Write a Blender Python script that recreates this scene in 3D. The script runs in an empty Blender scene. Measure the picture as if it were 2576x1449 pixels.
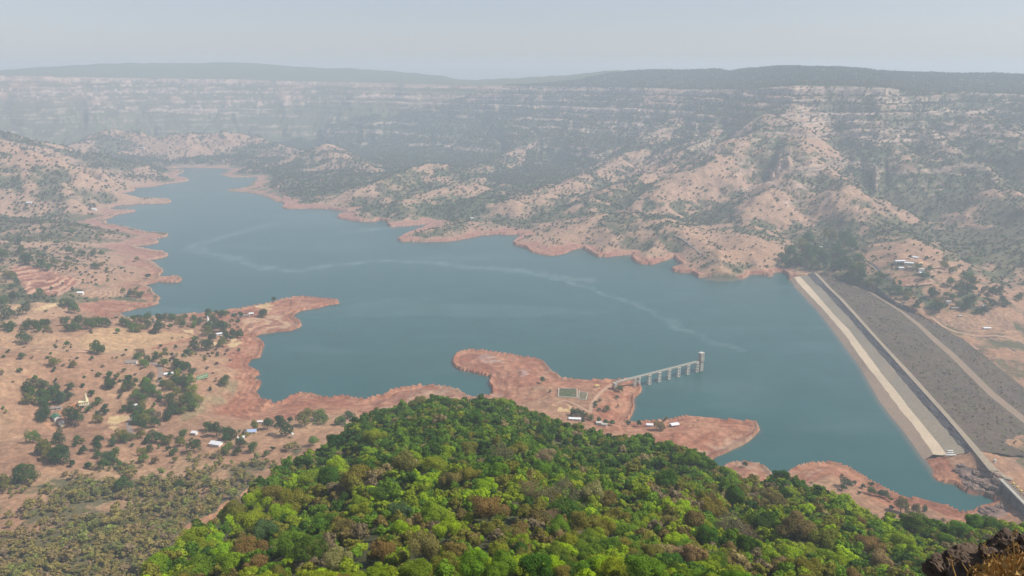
import bpy, math, random, time
import numpy as np
T0 = time.time()
random.seed(7); RNG = np.random.default_rng(11)
SC = bpy.context.scene
COL = SC.collection
PI = math.pi
# ------------------------------------------------------------------ camera model
CAMH = 450.0
F = 2022.0                      # focal length in units of the 2576-px wide reading of the photograph
PITCH = math.radians(14.8)
CT, ST = math.cos(PITCH), math.sin(PITCH)
def ray(px, py):
    px = np.asarray(px, float); py = np.asarray(py, float)
    dx = (px - 1288) / F; dy = -(py - 724.5) / F
    return dx, CT + dy * ST, -ST + dy * CT
def up(px, py, z=0.0):          # ground point seen at a pixel when it lies at height z
    x, y, zz = ray(px, py); t = (z - CAMH) / zz
    return x * t, y * t
def ud(px, py, D):              # ground point seen at a pixel at horizontal distance D
    x, y, zz = ray(px, py); t = D / np.hypot(x, y)
    return x * t, y * t, CAMH + zz * t
def proj(x, y, z):
    x = np.asarray(x, float); y = np.asarray(y, float); z = np.asarray(z, float) - CAMH
    d = y * CT - z * ST; u = y * ST + z * CT
    d = np.where(d < .01, .01, d)
    return 1288 + F * x / d, 724.5 - F * u / d
def K(k, pts):                  # readings taken in enlarged crops -> full picture readings
    x0, y0, s = {1: (0, 125.8, .3472), 2: (849, 125.8, .3472), 3: (1695.5, 125.8, .3472), 4: (0, 566, .3472),
                 5: (849, 566, .3472), 6: (1695.5, 566, .3472), 7: (0, 945.9, .3472), 8: (849, 945.9, .3472),
                 9: (1695.5, 945.9, .3472), 10: (1521.9, 867.9, .10742), 11: (251.6, 742.1, .1736),
                 12: (62.9, 930.8, .1736), 13: (2138.3, 628.9, .17363), 14: (1288, 724.5, .5), 0: (0, 0, 1)}[k]
    return [(x0 + s * a, y0 + s * b) for a, b in pts]

# ------------------------------------------------------------------ noise
def _h(ix, iy, s):
    n = (ix.astype(np.int64) * 374761393 + iy.astype(np.int64) * 668265263 + s * 1442695041) & 0xffffffff
    n = ((n ^ (n >> 13)) * 1274126177) & 0xffffffff
    return (n ^ (n >> 16)) & 0xffff
def pn(x, y, s=0):
    x = np.asarray(x, float); y = np.asarray(y, float)
    ix = np.floor(x); iy = np.floor(y); fx = (x - ix).astype(np.float32); fy = (y - iy).astype(np.float32)
    u = fx * fx * (3 - 2 * fx); v = fy * fy * (3 - 2 * fy)
    def g(a, b):
        an = _h(ix + a, iy + b, s).astype(np.float32) * np.float32(2 * PI / 65536)
        return np.cos(an) * (fx - a) + np.sin(an) * (fy - b)
    n00, n10, n01, n11 = g(0, 0), g(1, 0), g(0, 1), g(1, 1)
    return 1.5 * ((n00 * (1 - u) + n10 * u) * (1 - v) + (n01 * (1 - u) + n11 * u) * v)
def fbm(x, y, o=4, s=0, gain=.5, lac=2.03):
    a = 1.0; t = 0; n = 0
    x = np.asarray(x, float); y = np.asarray(y, float)
    for i in range(o):
        t = t + a * pn(x, y, s + 17 * i); n += a; a *= gain; x = x * lac + 3.7; y = y * lac - 1.9
    return t / n * 1.5
def rdg(x, y, o=4, s=0):
    a = 1.0; t = 0; n = 0
    for i in range(o):
        t = t + a * (1 - np.minimum(1, np.abs(pn(x, y, s + 31 * i)) * 2.2)); n += a; a *= .5; x = x * 2.05 + 5; y = y * 2.05 + 1
    return t / n
def sst(a, b, x):
    t = np.clip((x - a) / (b - a), 0, 1); return t * t * (3 - 2 * t)
def smax(a, b, k):
    h = np.clip(.5 + .5 * (a - b) / k, 0, 1); return b * (1 - h) + a * h + k * h * (1 - h)
def mix(a, b, t):
    return a * (1 - t) + b * t

# ------------------------------------------------------------------ the shoreline
SHORE = (K(1, [(1290, 850), (1390, 851), (1500, 853), (1600, 857), (1690, 868), (1640, 885), (1605, 905), (1680, 922), (1790, 921), (1880, 919),
               (1850, 950), (1818, 975), (1815, 990), (1760, 1007), (1640, 1012), (1660, 1021), (1790, 1030), (1900, 1050), (1960, 1075),
               (2000, 1098), (2060, 1106), (2060, 1122), (2035, 1140), (2100, 1150), (2300, 1148), (2420, 1155), (2480, 1165), (2536, 1168)])
 + K(2, [(60, 1166), (160, 1162), (90, 1178), (10, 1198), (0, 1210), (40, 1225), (150, 1243), (260, 1243), (300, 1232), (340, 1240), (385, 1248), (355, 1272),
         (380, 1281), (520, 1272), (640, 1262), (668, 1262), (620, 1290), (560, 1312), (490, 1345), (430, 1375), (480, 1388), (640, 1392), (820, 1385), (950, 1362),
         (1050, 1342), (1150, 1335), (1330, 1340)])
 + K(5, [(1370, 78), (1300, 104), (1270, 132), (1290, 150), (1360, 165), (1400, 190), (1470, 213), (1550, 222), (1620, 215), (1680, 190), (1740, 168),
         (1780, 168), (1830, 200), (1880, 228), (1950, 235), (2010, 222), (2120, 212), (2160, 214), (2125, 236), (2160, 270), (2200, 282), (2280, 284),
         (2350, 265), (2420, 235), (2445, 232)])
 + K(6, [(20, 262), (75, 300), (0, 314), (-12, 325), (0, 338), (70, 345), (130, 350), (180, 378), (240, 395), (320, 410), (420, 408), (500, 390), (535, 370),
         (542, 350), (560, 360), (620, 360), (700, 375), (718, 368), (705, 345), (780, 340), (835, 370), (830, 385), (870, 450)])
 + K(14, [(1480, 60), (1530, 110), (1600, 200), (1680, 310), (1740, 390), (1790, 480), (1840, 570), (1900, 650), (1960, 720), (2030, 820), (2090, 900), (2130, 960)])
 + K(9, [(1950, 770),
         (2050, 790), (2100, 830), (2160, 856), (2230, 862), (2300, 880), (2345, 910), (2390, 905), (2350, 935), (2280, 950), (2200, 975), (2150, 1000), (2060, 1000), (1960, 950),
         (1850, 925), (1750, 905), (1640, 890), (1600, 870), (1500, 820), (1410, 770), (1330, 715), (1270, 680), (1200, 655), (1100, 640), (980, 648),
         (880, 675), (830, 710), (800, 740), (710, 740), (690, 705), (640, 665), (560, 640), (450, 640), (390, 650), (330, 690), (270, 660), (270, 600), (300, 578),
         (400, 545), (480, 510), (560, 450), (620, 400), (590, 345), (450, 335), (300, 325), (100, 303), (0, 315)])
 + K(8, [(2420, 330), (2340, 335), (2200, 345), (2080, 348)])
 + K(5, [(2130, 1380), (2150, 1320), (2150, 1250), (2200, 1205), (2190, 1160), (2120, 1125), (2010, 1135), (1860, 1135), (1720, 1135), (1620, 1115),
         (1540, 1060), (1490, 1000), (1430, 975), (1340, 965), (1200, 940), (1060, 918), (960, 915), (880, 930), (835, 965), (830, 1000), (850, 1030), (900, 1050),
         (1000, 1075), (1100, 1095), (1115, 1115), (1095, 1140), (1110, 1170), (1130, 1190), (1120, 1240), (980, 1262), (900, 1235), (880, 1208), (800, 1185),
         (700, 1175), (580, 1175), (510, 1190), (480, 1188), (380, 1210), (350, 1240), (270, 1250), (200, 1270), (120, 1265), (60, 1250), (0, 1248)])
 + K(4, [(2400, 1260), (2330, 1260), (2250, 1235), (2180, 1228), (2110, 1250), (2050, 1290), (1960, 1310), (1890, 1335), (1970, 1285), (1890, 1280),
         (1880, 1250), (1840, 1230), (1860, 1190), (1890, 1150), (1835, 1130), (1840, 1100), (1890, 1090), (1830, 1060), (1780, 1035), (1800, 1000), (1810, 970),
         (1880, 960), (1895, 930), (1910, 870), (1880, 840), (1822, 818), (1880, 790), (2000, 775), (2100, 768), (2180, 735), (2170, 700), (2130, 680), (2125, 650),
         (2180, 620), (2300, 600), (2400, 575), (2460, 570), (2440, 550), (2300, 535), (2180, 527), (2100, 535), (2040, 545), (1950, 575), (1850, 590),
         (1750, 610), (1650, 622), (1600, 640), (1400, 652), (1300, 660), (1100, 680), (1000, 690), (910, 692), (900, 672), (860, 645), (800, 638), (880, 633), (1000, 600),
         (1050, 595), (1150, 570), (1125, 550), (1160, 530), (1120, 510), (1100, 490), (1105, 465), (1060, 450), (980, 440), (1060, 430), (1150, 410), (1210, 415),
         (1290, 415), (1325, 400), (1290, 380), (1230, 378), (1170, 385), (1150, 370), (1190, 330), (1150, 310), (1130, 285), (1050, 258), (1100, 250), (1200, 235),
         (1220, 215), (1180, 200), (1060, 180), (940, 155), (1050, 148), (1150, 130), (1155, 125), (1110, 105), (1180, 90), (1225, 72), (1180, 60), (1060, 55), (950, 30)])
 + K(1, [(920, 1285), (760, 1262), (770, 1242), (700, 1236), (800, 1215), (850, 1190), (980, 1172), (985, 1165), (800, 1162), (780, 1145), (860, 1125), (1000, 1115),
         (1200, 1112), (1245, 1100), (1200, 1082), (1000, 1077), (850, 1072), (780, 1064), (600, 1062), (430, 1060), (440, 1042), (560, 1040), (620, 1052), (700, 1055), (880, 1040), (985, 1015),
         (965, 998), (1100, 990), (1200, 970), (1300, 958), (1370, 945), (1340, 930), (1260, 915), (1330, 880), (1320, 870), (1240, 860)]))
SP = np.array(SHORE); SX, SY = up(SP[:, 0], SP[:, 1], 0)
def seg_dist(X, Y, ax, ay, bx, by):
    vx, vy = bx - ax, by - ay; L = vx * vx + vy * vy + 1e-9
    t = np.clip(((X - ax) * vx + (Y - ay) * vy) / L, 0, 1)
    return np.hypot(X - ax - t * vx, Y - ay - t * vy), t
def inpoly(X, Y, px, py):
    ins = np.zeros(X.shape, bool); n = len(px); j = n - 1
    for i in range(n):
        if py[i] != py[j]:
            c = ((py[i] > Y) != (py[j] > Y)) & (X < (px[j] - px[i]) * (Y - py[i]) / (py[j] - py[i]) + px[i])
            ins ^= c
        j = i
    return ins
def sdf_lake(X, Y):
    d = np.full(X.shape, 1e9); n = len(SX)
    for i in range(n):
        dd, _ = seg_dist(X, Y, SX[i], SY[i], SX[(i + 1) % n], SY[(i + 1) % n]); np.minimum(d, dd, out=d)
    return np.where(inpoly(X, Y, SX, SY), -d, d)

# ------------------------------------------------------------------ terrain controls
CTRL = [(30, 1000, 26), (200, 1010, 22), (100, 900, 38), (250, 850, 42), (420, 850, 27), (540, 870, 15), (560, 800, 9), (450, 800, 9), (350, 815, 9), (700, 780, 10), (800, 765, 6), (620, 830, 8),
 (50, 760, 38), (150, 700, 42), (250, 720, 20), (350, 740, 9), (330, 790, 7), (430, 705, 5), (260, 770, 12), (50, 640, 48), (200, 620, 20), (330, 600, 9), (350, 650, 9), (50, 560, 36), (200, 570, 16), (330, 575, 8), (250, 640, 15), (400, 640, 5), (400, 598, 6),
 (100, 515, 11), (250, 510, 8), (380, 508, 6), (100, 480, 7), (250, 533, 8), (60, 430, 45), (250, 440, 30), (400, 445, 14), (500, 950, 13), (450, 1000, 15), (550, 1050, 8), (700, 1040, 6),
 (350, 1080, 18), (200, 1150, 28), (50, 1150, 36), (500, 1130, 20), (700, 1120, 18), (850, 1090, 14), (1000, 1000, 6), (1250, 905, 7), (1300, 960, 8), (1400, 985, 11), (1500, 1000, 15),
 (1450, 1050, 13), (1560, 985, 14), (1700, 1080, 12), (1800, 1090, 9), (1900, 1190, 10), (2050, 1190, 15), (2150, 1240, 16), (2300, 1290, 13), (2400, 1290, 12),
 (2576, 1290, 14), (2640, 1200, 8), (2576, 1150, 4), (2450, 1000, -28), (2576, 1050, -30), (2660, 1050, -36), (2400, 835, -20), (2310, 785, -11), (2240, 755, -3), (2190, 722, 5), (2480, 870, -22), (2576, 960, -28), (2500, 780, -8),
 (2400, 720, 8), (2550, 700, 22), (2300, 660, 25), (2450, 630, 42), (2576, 620, 60), (2150, 640, 25), (2100, 670, 14), (1850, 670, 14), (1900, 640, 24), (1800, 620, 22), (1650, 620, 17), (1560, 590, 28),
 (1450, 600, 14), (1600, 550, 45), (1750, 560, 42), (1250, 570, 15), (1350, 560, 25), (1100, 540, 22), (1000, 525, 13), (1200, 520, 40), (900, 500, 22), (1050, 480, 45),
 (1350, 500, 50), (800, 480, 18), (700, 470, 12), (750, 430, 25), (600, 400, 22), (500, 390, 22), (900, 450, 50), (1900, 580, 50), (2000, 600, 45), (2060, 650, 20), (2200, 580, 52),
 (2440, 1180, 12), (2500, 1160, 13), (2470, 1200, 8), (2576, 1225, -4)]
_c = np.array(CTRL, float); _cx, _cy = up(_c[:, 0], _c[:, 1], _c[:, 2]); _cz = _c[:, 2]
_ca, _cr = np.arctan2(_cx, _cy), np.log(np.hypot(_cx, _cy))
def ctrl(X, Y):
    A = np.arctan2(X, Y); R = np.log(np.hypot(X, Y) + 1); s = np.zeros(X.shape); w = np.zeros(X.shape)
    for a, r, z in zip(_ca, _cr, _cz):
        q = ((A - a) / .05) ** 2 + ((R - r) / .06) ** 2
        g = 1 / (1 + q) ** 2; s += g * z; w += g
    return s / w
RIDGES = [  # (pixel x, pixel y, horizontal distance) along each crest, fall-off slope
 ([(1995, 262, 3450), (1930, 330, 3100), (1860, 352, 3000), (1800, 400, 2830), (1720, 440, 2700), (1640, 490, 2540)], .50),
 ([(1990, 270, 3420), (2000, 320, 3130), (2015, 365, 2950), (2030, 402, 2800), (2080, 430, 2680), (2140, 475, 2520), (2195, 540, 2340)], .52),
 ([(2030, 402, 2800), (1980, 450, 2600), (1930, 500, 2430), (1880, 540, 2330)], .50),
 ([(1700, 300, 3900), (1600, 378, 3500), (1545, 410, 3300), (1495, 438, 3100), (1390, 465, 2850), (1290, 500, 2600)], .48),
 ([(1800, 330, 3500), (1740, 380, 3150), (1660, 430, 2900), (1560, 470, 2700), (1480, 500, 2560)], .45),
 ([(1420, 330, 4500), (1275, 385, 4000), (1215, 415, 3700), (1160, 442, 3450)], .45),
 ([(1115, 413, 3300), (1040, 425, 3200), (960, 455, 3000), (880, 480, 2850)], .45),
 ([(1180, 455, 3000), (1147, 466, 2950), (1060, 490, 2800), (960, 518, 2580)], .40),
 ([(2330, 330, 3300), (2420, 395, 2950), (2480, 440, 2780), (2540, 480, 2650), (2600, 520, 2500)], .50),
 ([(2200, 300, 3350), (2260, 380, 3000), (2300, 440, 2800)], .55),
 ([(2460, 280, 3500), (2560, 350, 3150), (2640, 400, 2950)], .5),
 ([(-160, 290, 4400), (-60, 318, 4300), (0, 335, 4200), (100, 358, 4150), (200, 380, 4100), (330, 408, 4050)], .45),
 ([(-60, 350, 3600), (80, 372, 3500), (150, 390, 3450), (220, 410, 3450), (270, 428, 3430)], .42),
 ([(200, 360, 5000), (290, 323, 5200), (400, 342, 5100), (470, 338, 5000), (600, 332, 5000), (700, 362, 4800), (780, 385, 4600)], .42),
 ([(740, 390, 4300), (810, 365, 4200), (860, 390, 4000), (940, 425, 3600)], .42),
 ([(1450, 562, 2270), (1530, 535, 2340), (1620, 540, 2300), (1680, 570, 2150)], .30),
 ([(1780, 640, 1930), (1830, 628, 1960), (1890, 645, 1900)], .30),
 ([(1860, 560, 2330), (1900, 600, 2120), (1930, 630, 1990)], .30),
 ([(1020, 600, 2170), (1120, 580, 2240), (1250, 575, 2240)], .25),
 ([(2200, 560, 2330), (2260, 600, 2130), (2290, 640, 1960)], .30),
 ([(-50, 838, 1420), (100, 832, 1430), (300, 826, 1460), (440, 838, 1430)], .22), ([(-50, 900, 1270), (120, 905, 1262), (300, 935, 1210)], .25),
]
RR = []
for pts, sl in RIDGES:
    q = [ud(*p) for p in pts]; RR.append(([float(a[0]) for a in q], [float(a[1]) for a in q], [float(a[2]) for a in q], sl))
def azp(px, py):
    x, y, z = ray(px, py); return np.arctan2(x, y)
def az_table(rows):  # (px, py, value...) -> azimuth sorted table
    r = np.array(rows, float); a = azp(r[:, 0], r[:, 1]); return a, r
SKY = [(-700, 200), (-300, 190), (0, 176), (100, 168), (200, 162), (330, 157), (460, 158), (590, 155), (700, 163), (800, 170), (880, 171), (960, 176), (1050, 183), (1120, 192), (1150, 198), (1200, 200),
       (1260, 197), (1350, 192), (1440, 187), (1480, 181), (1540, 176), (1700, 176), (1800, 176), (1840, 180), (1880, 171), (2000, 165), (2050, 168), (2150, 170), (2200, 177),
       (2300, 183), (2450, 186), (2576, 188), (2900, 180), (3300, 185)]
RIM = [(-700, 205, 6800, 5200), (-200, 195, 6900, 5500), (0, 190, 6900, 5600), (300, 196, 6800, 5600), (600, 200, 6500, 5300), (900, 208, 6100, 4800), (1150, 214, 5600, 4200), (1400, 218, 5000, 3600), (1640, 222, 4400, 3100),
       (1720, 226, 4300, 2900), (1860, 228, 3900, 2600), (2000, 216, 3650, 2450), (2230, 222, 3600, 2400), (2300, 235, 3750, 2400), (2420, 232, 3900, 2400), (2576, 240, 3900, 2350), (3000, 235, 4000, 2300)]
_sa, _sr = az_table(SKY); _ra, _rr = az_table(RIM)
FG = [(-200, 1449, 60), (230, 1449, 150), (330, 1449, 220), (480, 1335, 300), (600, 1252, 380), (690, 1172, 480), (870, 1085, 590), (900, 1050, 600), (970, 1028, 625), (1030, 1008, 640),
      (1110, 996, 640), (1180, 1000, 640), (1280, 1005, 625), (1310, 1020, 615), (1400, 1047, 590), (1480, 1077, 565), (1560, 1097, 550), (1640, 1107, 545), (1700, 1127, 530), (1760, 1150, 515),
      (1800, 1172, 500), (1850, 1197, 485), (1900, 1217, 475), (1990, 1222, 475), (2080, 1250, 455), (2140, 1278, 440), (2200, 1310, 425), (2260, 1322, 420), (2400, 1336, 420), (2500, 1332, 425), (2576, 1338, 430), (2800, 1340, 440)]
_fa, _fr = az_table(FG); _fr[:, 1] -= np.interp(_fr[:, 0], [1500, 1850, 2400, 2600], [0, 14, 22, 22]); _fz = ud(_fr[:, 0], _fr[:, 1], _fr[:, 2])[2] - 7.0
TER_L = ([0, 300, 400, 500, 600, 700, 800, 950, 1100, 20000], [430, 230, 160, 103, 66, 40, 22, 6, 0, 0])

# polar grid --------------------------------------------------------
A_in = np.linspace(-36.5, 36.5, 1180); A_L = np.linspace(-72, -36.6, 90); A_R = np.linspace(36.6, 72, 90)
AZ = np.radians(np.concatenate([A_L, A_in, A_R]))
def steps(a, b, s0, s1):
    o = []; r = a
    while r < b:
        o.append(r); r += s0 + (s1 - s0) * (r - a) / (b - a)
    return o
RD = np.array(steps(1.5, 130, .4, 6) + steps(130, 700, 2.2, 2.2) + steps(700, 2000, 2.4, 5) + steps(2000, 5000, 5.5, 9) + steps(5000, 9500, 10, 30))
NR, NA = len(RD), len(AZ)
def grids(ri, ai):
    A, R = np.meshgrid(AZ[ai], RD[ri]); return A, R, R * np.sin(A), R * np.cos(A)
def upsample(C, ri, ai):   # structured bilinear
    fr = np.interp(np.arange(NR), ri, np.arange(len(ri))); fa = np.interp(np.arange(NA), ai, np.arange(len(ai)))
    i0 = np.minimum(fr.astype(int), len(ri) - 2); j0 = np.minimum(fa.astype(int), len(ai) - 2)
    u = (fr - i0)[:, None]; v = (fa - j0)[None, :]
    return (C[i0][:, j0] * (1 - u) * (1 - v) + C[i0 + 1][:, j0] * u * (1 - v) + C[i0][:, j0 + 1] * (1 - u) * v + C[i0 + 1][:, j0 + 1] * u * v)
ri = np.unique(np.append(np.arange(0, NR, 3), NR - 1)); ai = np.unique(np.append(np.arange(0, NA, 3), NA - 1))
A, R, X, Y = grids(ri, ai)
wx = X + 28 * fbm(X / 170, Y / 170, 3, 5) + 9 * fbm(X / 45, Y / 45, 2, 15); wy = Y + 28 * fbm(X / 170, Y / 170, 3, 9) + 9 * fbm(X / 45, Y / 45, 2, 19)
S_c = sdf_lake(X, Y)
C_c = ctrl(X, Y)
RG_c = np.full(X.shape, -500.0)
for rx, ry, rz, sl in RR:
    for i in range(len(rx) - 1):
        d, t = seg_dist(wx, wy, rx[i], ry[i], rx[i + 1], ry[i + 1])
        z = rz[i] + (rz[i + 1] - rz[i]) * t
        RG_c = smax(RG_c, z - sl * (np.sqrt(d * d + 25 ** 2) - 25), 16)
SD = upsample(S_c, ri, ai); CZ = upsample(C_c, ri, ai); RG = upsample(RG_c, ri, ai)
A, R, X, Y = grids(np.arange(NR), np.arange(NA))
px_, py_ = None, None
sd = SD + (2.6 * fbm(X / 42, Y / 42, 3, 3) + .35 * fbm(X / 12, Y / 12, 2, 8)) * np.clip(R / 1500, .5, 2.2) * sst(-30, -5, SD + 20)
# dam keeps a clean water edge: damp the wobble on the right
domd = sst(480, 560, X) * (1 - sst(1900, 2000, Y)); sd = mix(sd, SD, domd)
hi = np.clip(R / 2500, .15, 1)
rough = fbm(X / 240, Y / 240, 5, 21); rough2 = rdg(X / 330 + .3 * rough, Y / 330, 4, 44)
near_noise = fbm(X / 60, Y / 60, 4, 71)
base = CZ * (1 - np.exp(-np.maximum(sd, 0) / np.clip(8 + R * .036, 20, 105)))
base = base + np.clip(sd / 150, 0, 1) * (13 * rough * hi * 1.3 + 17 * (rough2 - .5) * hi + 2.4 * near_noise)
# small terraces of fields and eroded shore steps near the water
tz = 2.1; q = base / tz; fl = np.floor(q); fr_ = q - fl
ste = tz * (fl + sst(.55, .98, fr_)); tm = (sd > 0) * (1 - sst(24, 46, base)) * (.35 + .5 * sst(-.2, .3, fbm(X / 190, Y / 190, 2, 90))) * (base > 0)
base = mix(base, ste, tm)
lf = np.clip(sd / np.clip(R * .04, 50, 120), 0, 1)
rg = RG + (7 * fbm(X / 110, Y / 110, 5, 33) + 24 * (rdg(X / 230, Y / 230, 5, 61) - .62)) * np.clip(RG / 90, 0, 1.2) * hi
h = np.where(sd > 0, smax(base, np.minimum(rg, rg * lf + 3), 7), 0)
h = np.where((sd > 0) & (A < azp(720, 600)) & (R > 1600), h * mix(.38, 1, sst(20, 120, sd)), h)
# escarpment --------------------------------------------------------
Rrim = np.interp(A, _ra, _rr[:, 2]); Rft = np.interp(A, _ra, _rr[:, 3]); yrim = np.interp(A, _ra, _rr[:, 1]); ysky = np.interp(A, _sa, _sr[:, 1])
def zat(yp, AA, RRR):  # height seen at picture row yp for azimuth and distance
    k = -(yp - 724.5) / F
    # direction with azimuth AA: solve for px: y component = CT+k*ST ; horizontal length = ycomp / cos(AA)
    return CAMH + RRR * (-ST + k * CT) / ((CT + k * ST) / np.cos(AA))
ARC = A * 4200
gul = rdg(ARC / 520 + .25 * fbm(ARC / 300, R / 900, 2, 12), R / 2600, 4, 101)
gul2 = rdg(ARC / 170 + .6 * fbm(ARC / 200, R / 500, 3, 14), R / 1000, 3, 131)
tt0 = (Rrim - R) / (Rrim - Rft)
amp = sst(-.05, .25, tt0) * (1 - .55 * sst(.8, 1.3, tt0))
r2 = R - (gul - .55) * (130 + 400 * sst(.28, .75, tt0)) * amp - (gul2 - .5) * (40 + 110 * sst(.3, .7, tt0)) * sst(-.03, .12, tt0) - 20 * fbm(ARC / 110, R / 200, 4, 140) * sst(-.03, .1, tt0) - 40 * fbm(ARC / 240, ARC * 0, 3, 160)
Zrim = zat(yrim, A, Rrim)
tt = (Rrim + 30 - r2) / (Rrim - Rft)
pr = np.interp(tt, [-.5, 0, .05, .12, .17, .26, .33, .5, .75, 1.0, 1.3], [1.0, 1.0, .92, .85, .79, .70, .61, .40, .17, .03, -.25])
esc = Zrim * pr
pt = 31.0; q = esc / pt + .35 * fbm(ARC / 900, R / 900, 2, 180); fl = np.floor(q); fr_ = q - fl
ste = pt * (fl + sst(.35, .8, fr_) - .35 * fbm(ARC / 900, R / 900, 2, 180)); esc = mix(esc, ste, .85 * sst(.42, .62, pr) * (1 - sst(.995, 1, pr)))
esc = esc + 5 * fbm(X / 70, Y / 70, 4, 200) * (pr < .99)
Rsk = Rrim + 1000
zs = zat(ysky, A, Rsk) - 4
top = Zrim + (zs - Zrim) * sst(0, 1000, R - Rrim) - np.maximum(0, R - Rsk) * .12 + 7 * fbm(X / 160, Y / 160, 4, 210) * sst(60, 300, R - Rrim)
esc = np.where(tt < 0, top, esc)
h = np.where(sd > 0, smax(h, np.where(lf < 1, esc * lf, esc), 24), h)
# near slopes -------------------------------------------------------
zl = np.interp(R, *TER_L) * (1 - sst(-.12, .05, A) * sst(420, 520, R)); zl = zl + (5 * fbm(X / 90, Y / 90, 4, 230) + 9 * (rdg(X / 130, Y / 130, 3, 235) - .5)) * sst(10, 60, zl)
q = zl / 4.2; fl = np.floor(q); zl = mix(zl, 4.2 * (fl + sst(.4, .95, q - fl)), .55 * sst(18, 26, zl) * (1 - sst(60, 90, zl)))
h = np.where(sd > 0, h * sst(250, 620, R) + np.maximum(zl, 0) * np.clip(sd / 120, 0, 1), h)
h = np.where(R < 470, np.minimum(h, 447.5 - .70 * R + 3 * near_noise * np.clip(R / 60, 0, 1)), h)
Aw = A + .012 * fbm(A * 22, R / 150, 3, 260)
Rs = np.interp(Aw, _fa, _fr[:, 2]); Zs = np.interp(Aw, _fa, _fz)
n_ = 24; 
z150 = 346.0
u_ = np.clip((R - 150) / np.maximum(Rs - 150, 5), 0, 1)
fg = np.where(R < 150, 448.2 - R * (448.2 - z150) / 150.0, z150 + (Zs - z150) * u_ - 7 * np.sin(u_ * PI))
fg = fg + (6.5 * fbm(X / 80, Y / 80, 3, 240) + 7 * (rdg(X / 120, Y / 120, 3, 250) - .5)) * sst(0, .25, u_) * (1 - sst(.82, 1, u_))
fg = np.where(R > Rs, Zs - (R - Rs) * .95, fg)
FGM = fg - h
h = np.where((sd > 0) | (fg > 2), np.maximum(h, fg), h)
h = np.where(R < 150, np.minimum(h, 448.4 - .64 * R), h)
# lake bed
h = np.where((sd <= 0) & (fg < 2), np.maximum(-14, sd * .22 - .25), h)
# under the dam and down the spillway the ground is cut away (filled in after DAM is known)
# ------------------------------------------------------------------ dam strips (pixel readings, height)
def poly(*parts):
    o = []
    for k, pts in parts: o += K(k, pts)
    return o
D_W = poly((6, [(835, 380), (870, 450)]), (14, [(1480, 60), (1530, 110), (1600, 200), (1680, 310), (1740, 390), (1790, 480), (1840, 570), (1900, 650), (1960, 720), (2030, 820), (2090, 900), (2130, 955)]))
D_L1 = poly((6, [(870, 378), (900, 420)]), (14, [(1463, 0), (1520, 60), (1560, 100), (1620, 170), (1680, 240), (1740, 330), (1790, 400), (1850, 470), (1900, 540), (1960, 620), (2020, 690), (2070, 760), (2120, 838)]))
D_L2 = poly((6, [(912, 372), (968, 430)]), (14, [(1572, 78), (1633, 147), (1694, 208), (1754, 288), (1814, 368), (1874, 448), (1934, 518), (2002, 608), (2070, 690), (2136, 770), (2197, 850)]))
D_D1 = poly((6, [(965, 360), (1030, 430)]), (14, [(1558, 0), (1620, 70), (1700, 155), (1780, 250), (1860, 340), (1940, 430), (2020, 530), (2100, 620), (2180, 710), (2260, 800), (2330, 890)]))
D_D2 = poly((6, [(1010, 345), (1085, 425)]), (14, [(1588, 0), (1650, 60), (1740, 160), (1830, 260), (1920, 360), (2000, 450), (2090, 550), (2180, 650), (2260, 745), (2320, 820), (2400, 920)]))
D_C = poly((6, [(1040, 350), (1110, 425)]), (14, [(1605, 0), (1670, 60), (1760, 160), (1850, 260), (1930, 345), (2010, 430), (2100, 530), (2190, 630), (2270, 720), (2350, 810), (2430, 900), (2450, 925)]))
D_B1 = poly((6, [(1052, 351), (1200, 415)]), (14, [(1800, 25), (1960, 125), (2040, 190), (2120, 270), (2200, 340), (2300, 440), (2400, 540), (2500, 620), (2576, 680), (2700, 790), (2800, 880)]))
D_B2 = poly((6, [(1055, 350), (1203, 413)]), (14, [(1806, 24), (1975, 123), (2062, 187), (2145, 262), (2230, 332), (2330, 430), (2430, 528), (2530, 608), (2606, 668), (2730, 778), (2830, 868)]))
D_T = poly((6, [(1060, 349), (1210, 410)]), (14, [(1812, 22), (1935, 95), (2050, 140), (2160, 195), (2270, 260), (2370, 335), (2470, 415), (2576, 500), (2720, 620), (2850, 730)]))
def resamp(P, n):
    P = np.array(P, float); d = np.r_[0, np.cumsum(np.hypot(*np.diff(P, axis=0).T))]; t = np.linspace(0, d[-1], n)
    return np.interp(t, d, P[:, 0]), np.interp(t, d, P[:, 1])
ND = 220
_e0 = np.array(up(*D_D2[0], 17)); _e1 = np.array(up(*D_D2[-1], 17)); _len = np.linalg.norm(_e1 - _e0); _ax = (_e1 - _e0) / _len; _nx = np.array([-_ax[1], _ax[0]])
UST = np.linspace(-10, _len + 30, ND)
def dline(P, z):   # boundary line in plan, resampled at shared stations along the dam axis
    px, py = resamp(P, 300); t = np.linspace(0, 1, 300)
    for it in range(3):
        if it == 0: zz = np.full(300, float(z) if not isinstance(z, tuple) else -5.0)
        x, y = up(px, py, zz); u = (x - _e0[0]) * _ax[0] + (y - _e0[1]) * _ax[1]
        if isinstance(z, tuple): zz = np.interp(u / _len, *z)
    v = (x - _e0[0]) * _nx[0] + (y - _e0[1]) * _nx[1]; o = np.argsort(u)
    us = np.clip(UST, u.min(), u.max()); vs = np.interp(us, u[o], v[o]); zs_ = np.interp(us, u[o], zz[o])
    return np.stack([_e0[0] + _ax[0] * us + _nx[0] * vs, _e0[1] + _ax[1] * us + _nx[1] * vs, zs_], 1)
LW = dline(D_W, -.6); LL1 = dline(D_L1, 4.5); LL2 = dline(D_L2, 8); LD1 = dline(D_D1, 13); LD2 = dline(D_D2, 17.0); LC = dline(D_C, 17.2)
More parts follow.
